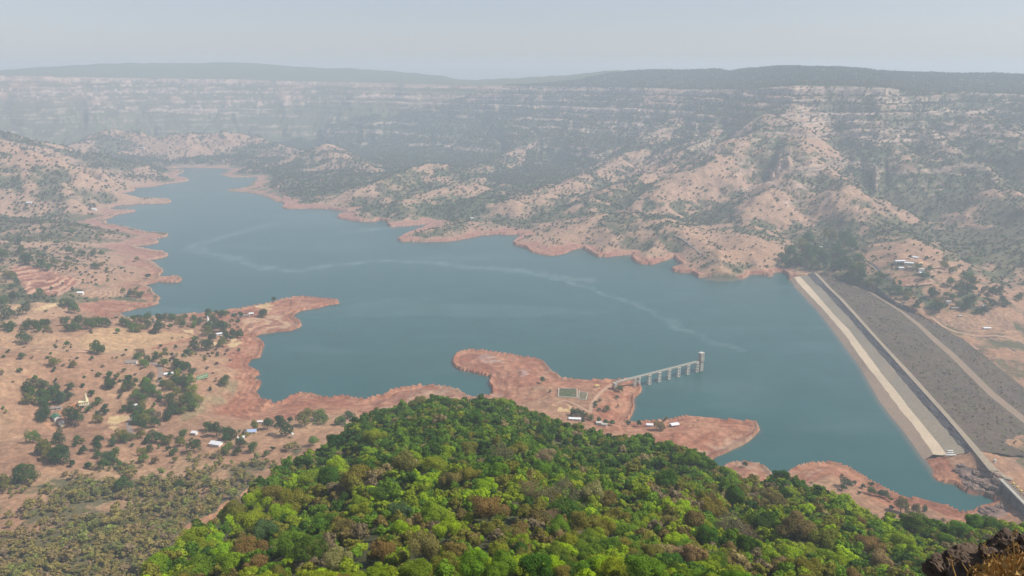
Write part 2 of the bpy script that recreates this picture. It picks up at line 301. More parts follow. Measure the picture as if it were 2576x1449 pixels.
LB1 = dline(D_B1, ([0, .12, .35, 1], [16.5, 8, -8, -12])); LB2 = dline(D_B2, ([0, .12, .35, 1], [16.3, 7.6, -8.4, -12.4])); LT = dline(D_T, ([0, .12, .35, .6, 1], [16.2, 4, -15, -24, -26]))
LWW = LW + np.array([-14, -4, -7.0])
# cut the ground beneath the dam; past its near end the ground carries the dam's own profile on
UE = float(((LL2[-1, 0] - _e0[0]) * _ax[0] + (LL2[-1, 1] - _e0[1]) * _ax[1]))
iE = int(np.searchsorted(UST, UE)) - 1
dx_ = np.r_[LW[:iE, 0], LT[:iE + 1][::-1, 0]]; dy_ = np.r_[LW[:iE, 1], LT[:iE + 1][::-1, 1]]
bb = (X > dx_.min() - 5) & (X < dx_.max() + 5) & (Y > dy_.min() - 5) & (Y < dy_.max() + 5)
idx = np.nonzero(bb); ins = inpoly(X[idx], Y[idx], dx_, dy_)
DAMM = np.zeros(X.shape, bool); DAMM[idx] = ins
UU = (X - _e0[0]) * _ax[0] + (Y - _e0[1]) * _ax[1]; VV_ = (X - _e0[0]) * _nx[0] + (Y - _e0[1]) * _nx[1]
_vp = [float((L_[iE, 0] - _e0[0]) * _nx[0] + (L_[iE, 1] - _e0[1]) * _nx[1]) for L_ in (LW, LL1, LL2, LD1, LD2, LC, LB1, LT)]; _zp = [float(L_[iE, 2]) for L_ in (LW, LL1, LL2, LD1, LD2, LC, LB1, LT)]
_o = np.argsort(_vp); prf = np.interp(VV_, np.array(_vp)[_o], np.array(_zp)[_o] - .7)
wE = (UU > UE - 8) * (1 - sst(15, 75, UU - UE)) * (sd > 0) * (VV_ > min(_vp) - 4) * (VV_ < max(_vp) + 4)
h = np.where(wE > 0, mix(h, np.minimum(prf, 2 + sd * .5) + 1.2 * near_noise * sst(5, 30, UU - UE), wE), h)
h = np.where(DAMM & (UU < UE - 6), np.minimum(h, -33), h)
h = np.where((UU > 15) & (UU < UE - 6) & (np.abs(sd) < 30) & (~DAMM) & (X > 420) & (VV_ * np.sign(_vp[0]) > abs(_vp[4]) + 20), np.minimum(h, -3), h)
H = h
print('heights', round(time.time() - T0, 1), H.shape)
def hz(x, y):               # ground height by structured lookup
    x = np.asarray(x, float); y = np.asarray(y, float)
    r = np.hypot(x, y); a = np.arctan2(x, y)
    fi = np.interp(r, RD, np.arange(NR)); fj = np.interp(a, AZ, np.arange(NA))
    i = np.minimum(fi.astype(int), NR - 2); j = np.minimum(fj.astype(int), NA - 2); u = fi - i; v = fj - j
    return H[i, j] * (1 - u) * (1 - v) + H[i + 1, j] * u * (1 - v) + H[i, j + 1] * (1 - u) * v + H[i + 1, j + 1] * u * v
def look(G, x, y):
    r = np.hypot(x, y); a = np.arctan2(x, y)
    i = np.clip(np.rint(np.interp(r, RD, np.arange(NR))).astype(int), 0, NR - 1); j = np.clip(np.rint(np.interp(a, AZ, np.arange(NA))).astype(int), 0, NA - 1)
    return G[i, j]
def gnd(px, py):            # where the ray through a pixel meets the ground: (x, y, z)
    dx, dy, dz = [float(v) for v in ray(px, py)]; n = math.hypot(dx, dy)
    rs = RD[RD > 60]; t = rs / n; zr = CAMH + dz * t; g = hz(dx * t, dy * t)
    k = np.nonzero(g >= zr)[0]
    if len(k) == 0: k = [len(rs) - 1]
    i = k[0]; i0 = max(i - 1, 0); f0 = zr[i0] - g[i0]; f1 = zr[i] - g[i]; u = f0 / (f0 - f1 + 1e-9) if i != i0 else 0
    tt_ = t[i0] + (t[i] - t[i0]) * u; return dx * tt_, dy * tt_, float(hz(dx * tt_, dy * tt_))
def visible(x, y, z):       # does anything of the ground hide this point from the camera
    x = np.asarray(x, float); y = np.asarray(y, float); vis = np.ones(x.shape, bool)
    for k in np.linspace(.12, .985, 60):
        vis &= hz(x * k, y * k) < CAMH + (z - CAMH) * k + 1.0
    return vis

# ------------------------------------------------------------------ object helpers
def link(o): COL.objects.link(o); return o
def tag(o, label=None, cat=None, group=None, kind=None):
    if label: o['label'] = label
    if cat: o['category'] = cat
    if group: o['group'] = group
    if kind: o['kind'] = kind
    return o
def empty(name, loc, rz=0.0, label=None, cat=None, group=None):
    o = bpy.data.objects.new(name, None); link(o); o.location = loc; o.rotation_euler = (0, 0, rz); o.empty_display_size = 1
    return tag(o, label, cat, group)
def np_mesh(name, V, Fc, smooth=False):     # V (n,3), Fc (m,k)
    me = bpy.data.meshes.new(name); V = np.ascontiguousarray(V, np.float32); Fc = np.ascontiguousarray(Fc, np.int32)
    m, k = Fc.shape
    me.vertices.add(len(V)); me.vertices.foreach_set('co', V.ravel())
    me.loops.add(m * k); me.loops.foreach_set('vertex_index', Fc.ravel())
    me.polygons.add(m); me.polygons.foreach_set('loop_start', np.arange(0, m * k, k, dtype=np.int32)); me.polygons.foreach_set('loop_total', np.full(m, k, np.int32))
    me.polygons.foreach_set('use_smooth', np.full(m, smooth))
    me.update(calc_edges=True); return me
def col_attr(me, name, rgba):
    a = me.color_attributes.new(name, 'FLOAT_COLOR', 'POINT'); a.data.foreach_set('color', np.ascontiguousarray(rgba, np.float32).ravel())
class MB:
    def __init__(s): s.v = []; s.f = []
    def box(s, x0, x1, y0, y1, z0, z1, rz=0, c=(0, 0)):
        b = len(s.v); cs, sn = math.cos(rz), math.sin(rz)
        for z in (z0, z1):
            for x, y in ((x0, y0), (x1, y0), (x1, y1), (x0, y1)):
                s.v.append((c[0] + x * cs - y * sn, c[1] + x * sn + y * cs, z))
        s.f += [(b, b + 3, b + 2, b + 1), (b + 4, b + 5, b + 6, b + 7)] + [(b + i, b + (i + 1) % 4, b + 4 + (i + 1) % 4, b + 4 + i) for i in range(4)]
        return s
    def lathe(s, prof, n=10, c=(0, 0), rot=0):   # prof [(r,z)...]
        b = len(s.v)
        for r, z in prof:
            for i in range(n):
                a = 2 * PI * i / n + rot; s.v.append((c[0] + r * math.cos(a), c[1] + r * math.sin(a), z))
        for k in range(len(prof) - 1):
            for i in range(n):
                j = (i + 1) % n; s.f.append((b + k * n + i, b + k * n + j, b + (k + 1) * n + j, b + (k + 1) * n + i))
        s.f.append(tuple(b + i for i in range(n))[::-1]); s.f.append(tuple(b + (len(prof) - 1) * n + i for i in range(n)))
        return s
    def tube(s, pts, rad, n=6):
        b = len(s.v); P = [np.array(p, float) for p in pts]
        for i, p in enumerate(P):
            d = P[min(i + 1, len(P) - 1)] - P[max(i - 1, 0)]; d /= (np.linalg.norm(d) + 1e-9)
            a = np.cross(d, (0, 0, 1.0)) if abs(d[2]) < .95 else np.cross(d, (1.0, 0, 0)); a /= np.linalg.norm(a); c = np.cross(d, a)
            r = rad[i] if hasattr(rad, '__len__') else rad
            for k in range(n):
                t = 2 * PI * k / n; s.v.append(tuple(p + r * (math.cos(t) * a + math.sin(t) * c)))
        for i in range(len(P) - 1):
            for k in range(n):
                j = (k + 1) % n; s.f.append((b + i * n + k, b + i * n + j, b + (i + 1) * n + j, b + (i + 1) * n + k))
        s.f.append(tuple(b + k for k in range(n))); s.f.append(tuple(b + (len(P) - 1) * n + k for k in range(n))[::-1])
        return s
    def gable(s, x0, x1, y0, y1, z0, z1, over=.5, th=.18):  # ridge along x
        ym = (y0 + y1) / 2
        for sgn in (-1, 1):
            ye = y0 - over if sgn < 0 else y1 + over; k = (z1 - z0) / ((y1 - y0) / 2); ze = z0 - k * over; b = len(s.v)
            for x in (x0 - over, x1 + over):
                s.v += [(x, ye, ze), (x, ym, z1), (x, ym, z1 + th), (x, ye, ze + th)]
            s.f += [(b, b + 1, b + 2, b + 3), (b + 7, b + 6, b + 5, b + 4), (b, b + 4, b + 5, b + 1), (b + 3, b + 2, b + 6, b + 7), (b, b + 3, b + 7, b + 4), (b + 1, b + 5, b + 6, b + 2)]
        return s
    def build(s, name, m, parent=None, smooth=False):
        me = bpy.data.meshes.new(name); me.from_pydata(s.v, [], s.f)
        if smooth: me.polygons.foreach_set('use_smooth', [True] * len(me.polygons))
        me.update(); me.materials.append(m); o = bpy.data.objects.new(name, me); link(o)
        if parent: o.parent = parent
        return o
# ------------------------------------------------------------------ materials
def newmat(name):
    m = bpy.data.materials.new(name); m.use_nodes = True; nt = m.node_tree; nt.nodes.clear()
    out = nt.nodes.new('ShaderNodeOutputMaterial'); return m, nt, out
def N(nt, t, **k):
    n = nt.nodes.new(t)
    for a, b in k.items():
        if a.startswith('i_'): n.inputs[a[2:].replace('_', ' ')].default_value = b
        else: setattr(n, a, b)
    return n
def noise_var(nt, scale, lo, hi_, detail=5, coord='Object', rough_=.6):
    tc = N(nt, 'ShaderNodeTexCoord'); n = N(nt, 'ShaderNodeTexNoise'); n.inputs['Scale'].default_value = scale; n.inputs['Detail'].default_value = detail; n.inputs['Roughness'].default_value = rough_
    nt.links.new(tc.outputs[coord], n.inputs['Vector'])
    r = N(nt, 'ShaderNodeMapRange'); r.inputs['From Min'].default_value = .3; r.inputs['From Max'].default_value = .7; r.inputs['To Min'].default_value = lo; r.inputs['To Max'].default_value = hi_
    nt.links.new(n.outputs['Fac'], r.inputs['Value']); return r.outputs['Result'], n.outputs['Fac']
def scale_col(nt, colsock, facsock):
    v = N(nt, 'ShaderNodeVectorMath', operation='SCALE'); nt.links.new(colsock, v.inputs[0]); nt.links.new(facsock, v.inputs['Scale']); return v.outputs[0]
def simple(name, c, sc=.4, lo=.8, hi_=1.15, rough_=.85, bump=.0, c2=None, metallic=0):
    m, nt, out = newmat(name); b = N(nt, 'ShaderNodeBsdfPrincipled'); b.inputs['Roughness'].default_value = rough_; b.inputs['Metallic'].default_value = metallic
    b.inputs['Specular IOR Level'].default_value = .25
    f, raw = noise_var(nt, sc, lo, hi_)
    rgb = N(nt, 'ShaderNodeRGB'); rgb.outputs[0].default_value = (*c, 1); s = rgb.outputs[0]
    if c2:
        mx = N(nt, 'ShaderNodeMix', data_type='RGBA'); mx.inputs['A'].default_value = (*c, 1); mx.inputs['B'].default_value = (*c2, 1)
        f2, _ = noise_var(nt, sc * .37, 0, 1, 4); nt.links.new(f2, mx.inputs['Factor']); s = mx.outputs['Result']
    nt.links.new(scale_col(nt, s, f), b.inputs['Base Color'])
    if bump:
        bp = N(nt, 'ShaderNodeBump'); bp.inputs['Distance'].default_value = bump; nt.links.new(raw, bp.inputs['Height']); nt.links.new(bp.outputs[0], b.inputs['Normal'])
    nt.links.new(b.outputs[0], out.inputs[0]); return m
M = {}
M['concrete'] = simple('weathered concrete', (.42, .39, .33), .35, .72, 1.1, c2=(.40, .36, .29))
M['concrete_dark'] = simple('stained concrete', (.16, .15, .15), .2, .6, 1.2)
M['pale'] = simple('pale painted concrete', (.54, .51, .44), .5, .85, 1.1)
M['white'] = simple('whitewash', (.80, .79, .75), .5, .88, 1.05)
M['cream'] = simple('cream paint', (.78, .70, .42), .5, .88, 1.05)
M['yellow'] = simple('yellow paint', (.62, .42, .12), .5, .8, 1.1)
M['opening'] = simple('shadowed opening', (.03, .03, .03), 1, .9, 1.1)
M['tile'] = simple('clay tiles', (.30, .15, .10), .8, .7, 1.2)
M['tin'] = simple('white tin sheet', (.74, .75, .76), .6, .85, 1.05, rough_=.5)
M['tinblue'] = simple('blue tin sheet', (.38, .47, .68), .6, .85, 1.05, rough_=.5)
M['green_roof'] = simple('green tin sheet', (.07, .20, .12), .6, .8, 1.1, rough_=.6)
M['thatch'] = simple('grey thatch', (.27, .22, .19), .8, .7, 1.2)
M['tan_stone'] = simple('fine stone pitching', (.32, .265, .22), .25, .8, 1.15)
M['rock'] = simple('dark basalt', (.085, .062, .048), 1.6, .45, 1.5, bump=.05, c2=(.15, .10, .06))
M['bark'] = simple('bark', (.16, .12, .09), 1.5, .7, 1.2)
M['road'] = simple('dusty tarmac', (.25, .19, .16), .1, .8, 1.15)
M['dirt'] = simple('pale dirt track', (.42, .26, .17), .1, .8, 1.15)
def strip_mat(name, c, c2, sc, lo, hi_, veg=None):
    m, nt, out = newmat(name); b = N(nt, 'ShaderNodeBsdfPrincipled'); b.inputs['Roughness'].default_value = .95; b.inputs['Specular IOR Level'].default_value = .15
    f, raw = noise_var(nt, sc, lo, hi_, 8, rough_=.75); f2, _ = noise_var(nt, sc * .06, 0, 1, 5)
    mx = N(nt, 'ShaderNodeMix', data_type='RGBA'); mx.inputs['A'].default_value = (*c, 1); mx.inputs['B'].default_value = (*c2, 1); nt.links.new(f2, mx.inputs['Factor']); s = mx.outputs['Result']
    if veg:
        f3, _ = noise_var(nt, sc * .35, 0, 1, 6, rough_=.7); r = N(nt, 'ShaderNodeMapRange'); r.inputs['From Min'].default_value = .5; r.inputs['From Max'].default_value = .8
        nt.links.new(f3, r.inputs['Value']); m2 = N(nt, 'ShaderNodeMix', data_type='RGBA'); nt.links.new(r.outputs[0], m2.inputs['Factor']); nt.links.new(s, m2.inputs['A']); m2.inputs['B'].default_value = (*veg, 1); s = m2.outputs['Result']
    nt.links.new(scale_col(nt, s, f), b.inputs['Base Color'])
    bp = N(nt, 'ShaderNodeBump'); bp.inputs['Distance'].default_value = .5; bp.inputs['Strength'].default_value = .8; nt.links.new(raw, bp.inputs['Height']); nt.links.new(bp.outputs[0], b.inputs['Normal'])
    nt.links.new(b.outputs[0], out.inputs[0]); return m
M['pitch_low'] = strip_mat('reddish stone pitching', (.34, .245, .175), (.29, .215, .16), .5, .6, 1.3)
M['pitch_light'] = strip_mat('pale fine pitching', (.70, .56, .39), (.62, .49, .34), .4, .75, 1.15)
M['pitch_grey'] = strip_mat('grey stone pitching', (.25, .215, .165), (.30, .245, .18), .5, .6, 1.35)
M['riprap'] = strip_mat('dark basalt rubble', (.062, .058, .064), (.10, .09, .088), .4, .4, 1.7)
M['crest'] = strip_mat('dusty crest road', (.31, .255, .185), (.37, .29, .20), .3, .6, 1.25)
M['down_face'] = strip_mat('scrubby rubble of the downstream face', (.068, .052, .046), (.098, .070, .052), .22, .35, 1.9, veg=(.075, .072, .035))
M['berm'] = strip_mat('dusty berm track', (.29, .21, .145), (.25, .185, .13), .3, .6, 1.3)
# leaves
def leafmat(name, source):
    m, nt, out = newmat(name)
    if source == 'object': s = N(nt, 'ShaderNodeObjectInfo').outputs['Color']
    else:
        a = N(nt, 'ShaderNodeAttribute'); a.attribute_name = 'tint'; s = a.outputs['Color']
    f, _ = noise_var(nt, .55, .62, 1.38, 3); s = scale_col(nt, s, f)
    d = N(nt, 'ShaderNodeBsdfDiffuse'); t = N(nt, 'ShaderNodeBsdfTranslucent'); mx = N(nt, 'ShaderNodeMixShader'); mx.inputs[0].default_value = .28
    nt.links.new(s, d.inputs[0]); nt.links.new(s, t.inputs[0]); nt.links.new(d.outputs[0], mx.inputs[1]); nt.links.new(t.outputs[0], mx.inputs[2])
    nt.links.new(mx.outputs[0], out.inputs[0]); return m
M['leaf'] = leafmat('foliage of a single tree', 'object'); M['leafs'] = leafmat('foliage of many trees', 'attr')
# ------------------------------------------------------------------ ground colour and cover
PX, PY = proj(X, Y, H)
dr = np.gradient(H, axis=0) / np.gradient(R, axis=0); da = np.gradient(H, axis=1) / np.maximum(np.gradient(A, axis=1) * R, .01)
slope = np.hypot(dr, da)
def blur(Z, k, ax):
    c = np.cumsum(Z, axis=ax); n = Z.shape[ax]; i1 = np.minimum(np.arange(n) + k, n - 1); i0 = np.maximum(np.arange(n) - k, 0)
    return (np.take(c, i1, ax) - np.take(c, i0, ax)) / (i1 - i0).reshape([-1, 1] if ax == 0 else [1, -1])
conv = H - blur(blur(H, 9, 0), 12, 1)              # >0 on crests, <0 in gullies
conv = conv / np.clip(R * .006, 2, 30)
n1 = fbm(X / 45, Y / 45, 5, 301); n2 = fbm(X / 210, Y / 210, 4, 311); n3 = fbm(X / 14, Y / 14, 4, 321); n4 = fbm(X / 600, Y / 600, 3, 331)
def C(*c): return np.array(c, float)
def lerp3(a, b, t): return a * (1 - t[..., None]) + b * t[..., None]
TAN = C(.35, .195, .115); TANL = C(.43, .265, .15); RED = C(.31, .120, .066); REDL = C(.40, .192, .110); BRN = C(.22, .115, .066)
VG = C(.062, .088, .036); DRY = C(.20, .14, .105); ROCKC = C(.50, .36, .27); ROCKD = C(.15, .125, .115)
col = lerp3(np.broadcast_to(TAN, X.shape + (3,)), TANL, sst(-.2, .5, n2 + .4 * n1))
col = lerp3(col, BRN, sst(.15, .55, n1 - .5 * n2) * .5)
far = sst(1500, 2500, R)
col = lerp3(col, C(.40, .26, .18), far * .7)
# drawdown band
zb = H + 2.2 * n1 + .9 * n3; band = 1 - sst(7.0 - .6 * sst(1500, 2200, R), 11.5 - .9 * sst(1500, 2200, R), zb)
lowland = (H > -2) & (sd > -5) & (sd < 260) & ~((X > 420) & (R < 1900) & (sd > 25) & (PX > 2150))
band = np.where((A < azp(720, 600)) & (R > 1600), 1 - sst(1.2, 3.6, zb), band)
band = band * lowland * (1 - sst(1500, 2000, R) * sst(40, 95, sd + 14 * n1))
redc = lerp3(np.broadcast_to(RED, X.shape + (3,)), REDL, sst(-.35, .35, n1 + .5 * n3))
redc = lerp3(redc, C(.40, .20, .125), .35 * sst(.0, .7, np.sin(H * 3.1 + 4 * n2 + 2 * n1)) )
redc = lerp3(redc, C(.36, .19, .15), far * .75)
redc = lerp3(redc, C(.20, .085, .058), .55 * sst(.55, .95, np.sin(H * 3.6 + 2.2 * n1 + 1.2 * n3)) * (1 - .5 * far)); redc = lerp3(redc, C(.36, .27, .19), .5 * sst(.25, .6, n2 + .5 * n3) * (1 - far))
mud = (sst(8, 2.0, H) * 0)
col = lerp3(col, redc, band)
# red patches of bare ploughed soil on the left
def pmask0(P):
    P = np.array(P); o = np.zeros(X.shape); i = np.nonzero((PX > P[:, 0].min()) & (PX < P[:, 0].max()) & (PY > P[:, 1].min()) & (PY < P[:, 1].max()) & (R > 200))
    if len(i[0]): o[i] = inpoly(PX[i], PY[i], P[:, 0], P[:, 1])
    return o
REDP = [(K(4, [(80, 300), (250, 300), (560, 390), (600, 420), (520, 470), (430, 515), (200, 500), (130, 400)]), .95), (K(4, [(560, 570), (800, 540), (1150, 570), (1000, 620), (820, 640), (600, 620)]), .9),
        (K(6, [(1610, 400), (1690, 375), (1800, 378), (1880, 410), (1850, 430), (1700, 440), (1600, 430)]), .8), (K(4, [(180, 1080), (260, 1100), (240, 1170), (190, 1180)]), .6),
        (K(4, [(1090, 885), (1240, 840), (1400, 805), (1380, 830), (1200, 880), (1100, 905)]), .9)]
def pmask(P):
    P = np.array(P); bb = (PX > P[:, 0].min()) & (PX < P[:, 0].max()) & (PY > P[:, 1].min()) & (PY < P[:, 1].max()) & (R > 200)
    o = np.zeros(X.shape); i = np.nonzero(bb)
    if len(i[0]): o[i] = inpoly(PX[i] + 1.2 * n3[i], PY[i] + .6 * n1[i], P[:, 0], P[:, 1])
    return o
PATCH = np.zeros(X.shape)
for P, k in REDP:
    m_ = pmask(P) * k; col = lerp3(col, redc, m_); PATCH = np.maximum(PATCH, m_)
P0 = pmask(REDP[0][0]); col = lerp3(col, C(.52, .31, .20), P0 * 1.0 * sst(.55, .8, np.sin(H * 1.75 + .9 * n1))); col = lerp3(col, C(.22, .065, .04), P0 * .75 * sst(.5, .9, -np.sin(H * 1.75 + .9 * n1)))
TER2 = pmask(K(13, [(1100, 150), (1700, 180), (1700, 480), (1300, 480), (1100, 300)])) + pmask(K(13, [(680, 700), (1050, 720), (1080, 880), (900, 860), (740, 790)])) + pmask(K(13, [(1250, 960), (2300, 900), (2420, 1180), (2200, 1210), (1700, 1190), (1400, 1100)])) + pmask(K(4, [(600, 470), (880, 450), (900, 520), (640, 530)])) + pmask(K(4, [(1750, 680), (2130, 640), (2170, 740), (1760, 790)]))
col = lerp3(col, C(.50, .33, .20), TER2 * .75 * sst(.3, .8, np.sin(H * 3.2 + 1.6 * n1))); col = lerp3(col, C(.20, .11, .075), TER2 * .6 * sst(.55, .9, -np.sin(H * 3.2 + 1.6 * n1))); PATCH = np.maximum(PATCH, TER2 * .8)
YEL = [K(11, P) for P in ([(2215, 180), (2400, 125), (2530, 148), (2360, 192)], [(2370, 205), (2420, 185), (2510, 200), (2470, 222)], [(2310, 235), (2350, 215), (2460, 225), (2440, 245)],
       [(1880, 690), (1930, 630), (1990, 635), (1985, 660), (1900, 700)], [(1850, 740), (1860, 715), (1930, 695), (1950, 705), (1880, 750)], [(1870, 755), (1990, 675), (2070, 675), (1960, 765)],
       [(1640, 740), (1650, 690), (1690, 670), (1710, 730)], [(1180, 510), (1340, 500), (1350, 560), (1260, 545)], [(120, 478), (250, 468), (240, 490), (160, 495)])]
YEL += [K(4, P) for P in ([(90, 600), (130, 588), (160, 590), (130, 612)], [(150, 600), (200, 588), (225, 590), (190, 610)], [(240, 610), (330, 580), (470, 555), (440, 580), (300, 620)],
        [(770, 1440), (800, 1395), (950, 1375), (960, 1400), (830, 1449)])]
YEL += [K(12, P) for P in ([(1180, 780), (1220, 680), (1420, 655), (1440, 690), (1330, 780)], [(1200, 830), (1350, 805), (1370, 825), (1280, 865)])]
YEL += [K(8, P) for P in ([(1590, 255), (1800, 260), (1840, 275), (1600, 225)], [(1660, 200), (1740, 250), (1700, 255)])]
YEL += [K(13, P) for P in ([(960, 190), (1060, 165), (1060, 200), (990, 215)], [(640, 730), (690, 720), (990, 950), (870, 980), (760, 920)])]
for P in YEL:
    m_ = pmask(P); col = lerp3(col, lerp3(np.broadcast_to(C(.62, .44, .22), X.shape + (3,)), C(.52, .38, .2), sst(-.3, .3, n3)), m_ * .85); PATCH = np.maximum(PATCH, m_)
GREENP = [K(8, [(1600, 100), (1690, 92), (1740, 110), (1735, 155), (1620, 155)]), K(8, [(1745, 110), (1820, 130), (1800, 175), (1745, 160)])]
for P in GREENP: m_ = pmask(P); col = lerp3(col, C(.12, .16, .09), m_ * .8); PATCH = np.maximum(PATCH, m_)
m_ = pmask(K(4, [(1250, 1430), (1500, 1230), (1620, 1100), (1720, 1130), (1700, 1260), (1540, 1330), (1300, 1440)])) ; col = lerp3(col, C(.25, .21, .11), m_ * .6 * sst(-.5, .3, n1)); PATCH = np.maximum(PATCH, m_ * .7)
m_ = pmask(K(12, [(480, 620), (560, 560), (720, 480), (800, 500), (830, 530), (800, 620), (600, 640), (560, 700)])); col = lerp3(col, C(.50, .20, .09), m_ * .8); PATCH = np.maximum(PATCH, m_)
m_ = pmask(K(12, [(840, 500), (960, 465), (1000, 490), (960, 520), (880, 530)])); col = lerp3(col, C(.2, .18, .15), m_ * .7)
m_ = pmask(K(5, [(1010, 950), (1100, 930), (1200, 990), (1180, 1020), (1060, 995)])); col = lerp3(col, C(.34, .27, .24), m_ * .6 * sst(-.2, .2, n3))
m_ = pmask(K(5, [(1290, 1060), (1350, 1045), (1390, 1080), (1330, 1100)])); col = lerp3(col, C(.34, .27, .24), m_ * .6 * sst(-.2, .2, n3))
OCH = pmask(K(11, [(-300, 620), (0, 475), (360, 470), (600, 540), (900, 530), (1300, 570), (1350, 600), (1000, 690), (700, 770), (300, 830), (0, 830), (-300, 720)]))
col = lerp3(col, C(.47, .30, .155), OCH * .75); OCH2 = pmask(K(4, [(-20, 760), (400, 745), (900, 760), (1000, 960), (900, 1060), (500, 1080), (150, 1050), (-20, 900)]))
# vegetation density -----------------------------------------------------
hill = (RG > 0) | (pr > .03)
esc_z = (tt > -.05) & (tt < 1.12) & (H > 25)
dens = .30 + .55 * n2 + .25 * n1
dens = dens - .42 * (A < azp(700, 600)) * (R > 1500) * (R < 2450)
dens = dens - .55 * np.clip(conv, -1.4, 1.0)                 # trees gather in the gullies
dens = np.where(R > 1700, dens + .46 + .3 * n4, dens)
# left / middle bowl of forest under the cliffs
grove = pmask0(K(6, [(800, 180), (1000, 60), (1300, 40), (1500, 200), (1480, 330), (1250, 430), (1050, 330), (820, 280)])) + .5 * pmask0(K(6, [(700, 60), (1300, -40), (1900, 100), (2536, 200), (2536, 560), (2100, 500), (1800, 300), (1400, 120), (900, 150)]))
blt = [(1288 + .8845 * a, 125.8 + .8845 * b_) for a, b_ in [(60, 480), (180, 430), (300, 395), (400, 425), (560, 425), (680, 465), (860, 480), (1020, 490), (1160, 560), (1000, 580), (800, 565), (650, 520), (500, 505), (430, 545), (340, 450), (200, 480)]]
grove = np.maximum(grove, 1.1 * pmask0(blt) * sst(-.35, .1, n1 + .6 * n2))
dens = dens + .5 * grove
bowl = sst(.0, .1, tt - .30) * (1 - sst(1.25, 1.5, tt)) * (1 - sst(azp(1500, 400), azp(1900, 400), A)) * (RG < H - 2)
dens = dens + .95 * bowl
dens = dens + .5 * sst(azp(2080, 400), azp(2300, 400), A) * sst(.1, .2, tt) * (1 - sst(1.05, 1.2, tt))
dens = np.where((tt < -.01) & (R > 2500), 1.1, dens)
# lit bare spur flanks
bare = np.clip((RG - (H - 14)) / 12, 0, 1) * (R > 1800)
dens = dens - .42 * bare
dens = np.where(R < 1750, -.06 + .6 * n2 + .5 * n1 - .2 * np.clip(conv, -1, 1), dens)
# denser scrub low on the left slope and around the hamlet
leftscr = (1 - sst(1010, 1100, PY)) * 0
scr = sst(14, 44, zl + 8 * n1) * (R < 1150); dens = dens + 1.35 * scr + .40 * sst(4, 20, zl)
dens = np.where(OCH > 0, -.6, dens); dens = np.where(OCH2 > 0, np.minimum(dens - .30, .35), dens)
downv = (X > 420) & (PX > 2150) & (sd > 40) & (R < 2100); col = lerp3(col, C(.29, .175, .12), downv * .6 * sst(-.4, .3, n1)); dens = np.where(downv, .42 + .5 * n2 + .4 * n1 + .0 * far, dens)
dens = dens * (1 - band) * (1 - PATCH); dens = np.clip(dens, 0, 1) * (sd > 2)
DRK = pmask0(K(1, [(-30, 540), (120, 625), (420, 715), (900, 790), (1060, 840), (900, 875), (760, 850), (560, 790), (350, 710), (200, 690), (-30, 640)])) * (R > 3000)
dens = np.maximum(dens, DRK); VEGD = dens
# strata: bare rock faces of the trap cliffs
cl = esc_z * sst(.55, 1.15, slope + .25 * n3) * (pr > .22) * (R > 2300)
lay = np.sin((H + 7 * n2 + 2.0 * n3) * 2 * PI / 31.0 - 1.2) * .5 + .5
lay2 = np.sin((H + 5 * n1) * 2 * PI / 9.5) * .5 + .5
an = fbm(ARC / 430, (H + 6 * n2) / 8.5, 4, 801) + .7 * fbm(ARC / 1100, H / 22, 3, 811); an2 = fbm(ARC / 60, H / 14, 3, 821)
rk = sst(.05, .42, an + .30 * an2 + .30 * np.clip(conv, -1, 1) + .10 * n2 - .02) * esc_z * (pr > .12) * (R > 2300)
rk0 = sst(.35, .75, lay * .75 + .25 * lay2 + .35 * n1 + .3 * n2 + .28 * np.clip(conv, -1, 1)) * esc_z * (pr > .12) * (R > 2300)
cover_v = sst(.30, .62, VEGD + .35 * n3 + .1 * n1)
gcol = lerp3(np.broadcast_to(DRY, X.shape + (3,)), VG, sst(-.25, .3, n4 + .6 * n1 + .8 * (bowl - .3) + .6 * (tt < -.01)))
vmix = np.where(R > 1700, cover_v * .80, cover_v * .35)
gcol = lerp3(gcol, np.broadcast_to(C(.070, .135, .065), X.shape + (3,)), (tt < -.005) * (R > 2500) * .8)
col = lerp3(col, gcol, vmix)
rk = np.maximum(rk, .9 * (tt > -.004) * (pr > .935) * (R > 2300) * (1 - sst(azp(2230, 220), azp(2300, 220), A)) * sst(-.45, .0, an2))
VEGD = VEGD * (1 - .9 * rk)
rim_strong = sst(.40, .55, pr) * (pr < .995)
rockc = lerp3(np.broadcast_to(ROCKD, X.shape + (3,)), ROCKC, sst(-.15, .45, .5 * lay2 + .5 * an2 + .4 * n3 - .1))
col = lerp3(col, rockc, np.clip(np.maximum(rk * (.62 + .36 * rim_strong), cl * .45 * rim_strong), 0, 1) * np.where(tt < -.005, 0, 1))
# steep raw banks: red soil
steep = sst(.45, .9, slope) * (R < 2200) * (sd > 3); col = lerp3(col, C(.26, .10, .06), steep * .55 * (R < 1800))
# floor under the near forest and under scrub
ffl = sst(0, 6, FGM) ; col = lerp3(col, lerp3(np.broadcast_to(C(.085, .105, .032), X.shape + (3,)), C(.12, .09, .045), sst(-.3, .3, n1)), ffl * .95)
SCAR = pmask(K(7, [(1260, 1190), (1350, 1080), (1450, 1030), (1560, 990), (1600, 930), (1670, 895), (1690, 960), (1560, 1050), (1400, 1150), (1300, 1200)]))
SCAR = np.maximum(SCAR, pmask(K(7, [(1740, 870), (1810, 790), (1960, 780), (1970, 810), (1850, 830), (1780, 890)])))
SCAR = np.maximum(SCAR, pmask(K(12, [(270, 740), (330, 760), (420, 840), (520, 930), (480, 940), (380, 860), (280, 770)])))
col = lerp3(col, C(.46, .24, .13), SCAR); VEGD = VEGD * (1 - SCAR)
col = lerp3(col, C(.30, .205, .105), sst(14, 46, zl) * (R < 1100) * (FGM < 0) * .72 * (1 - SCAR))
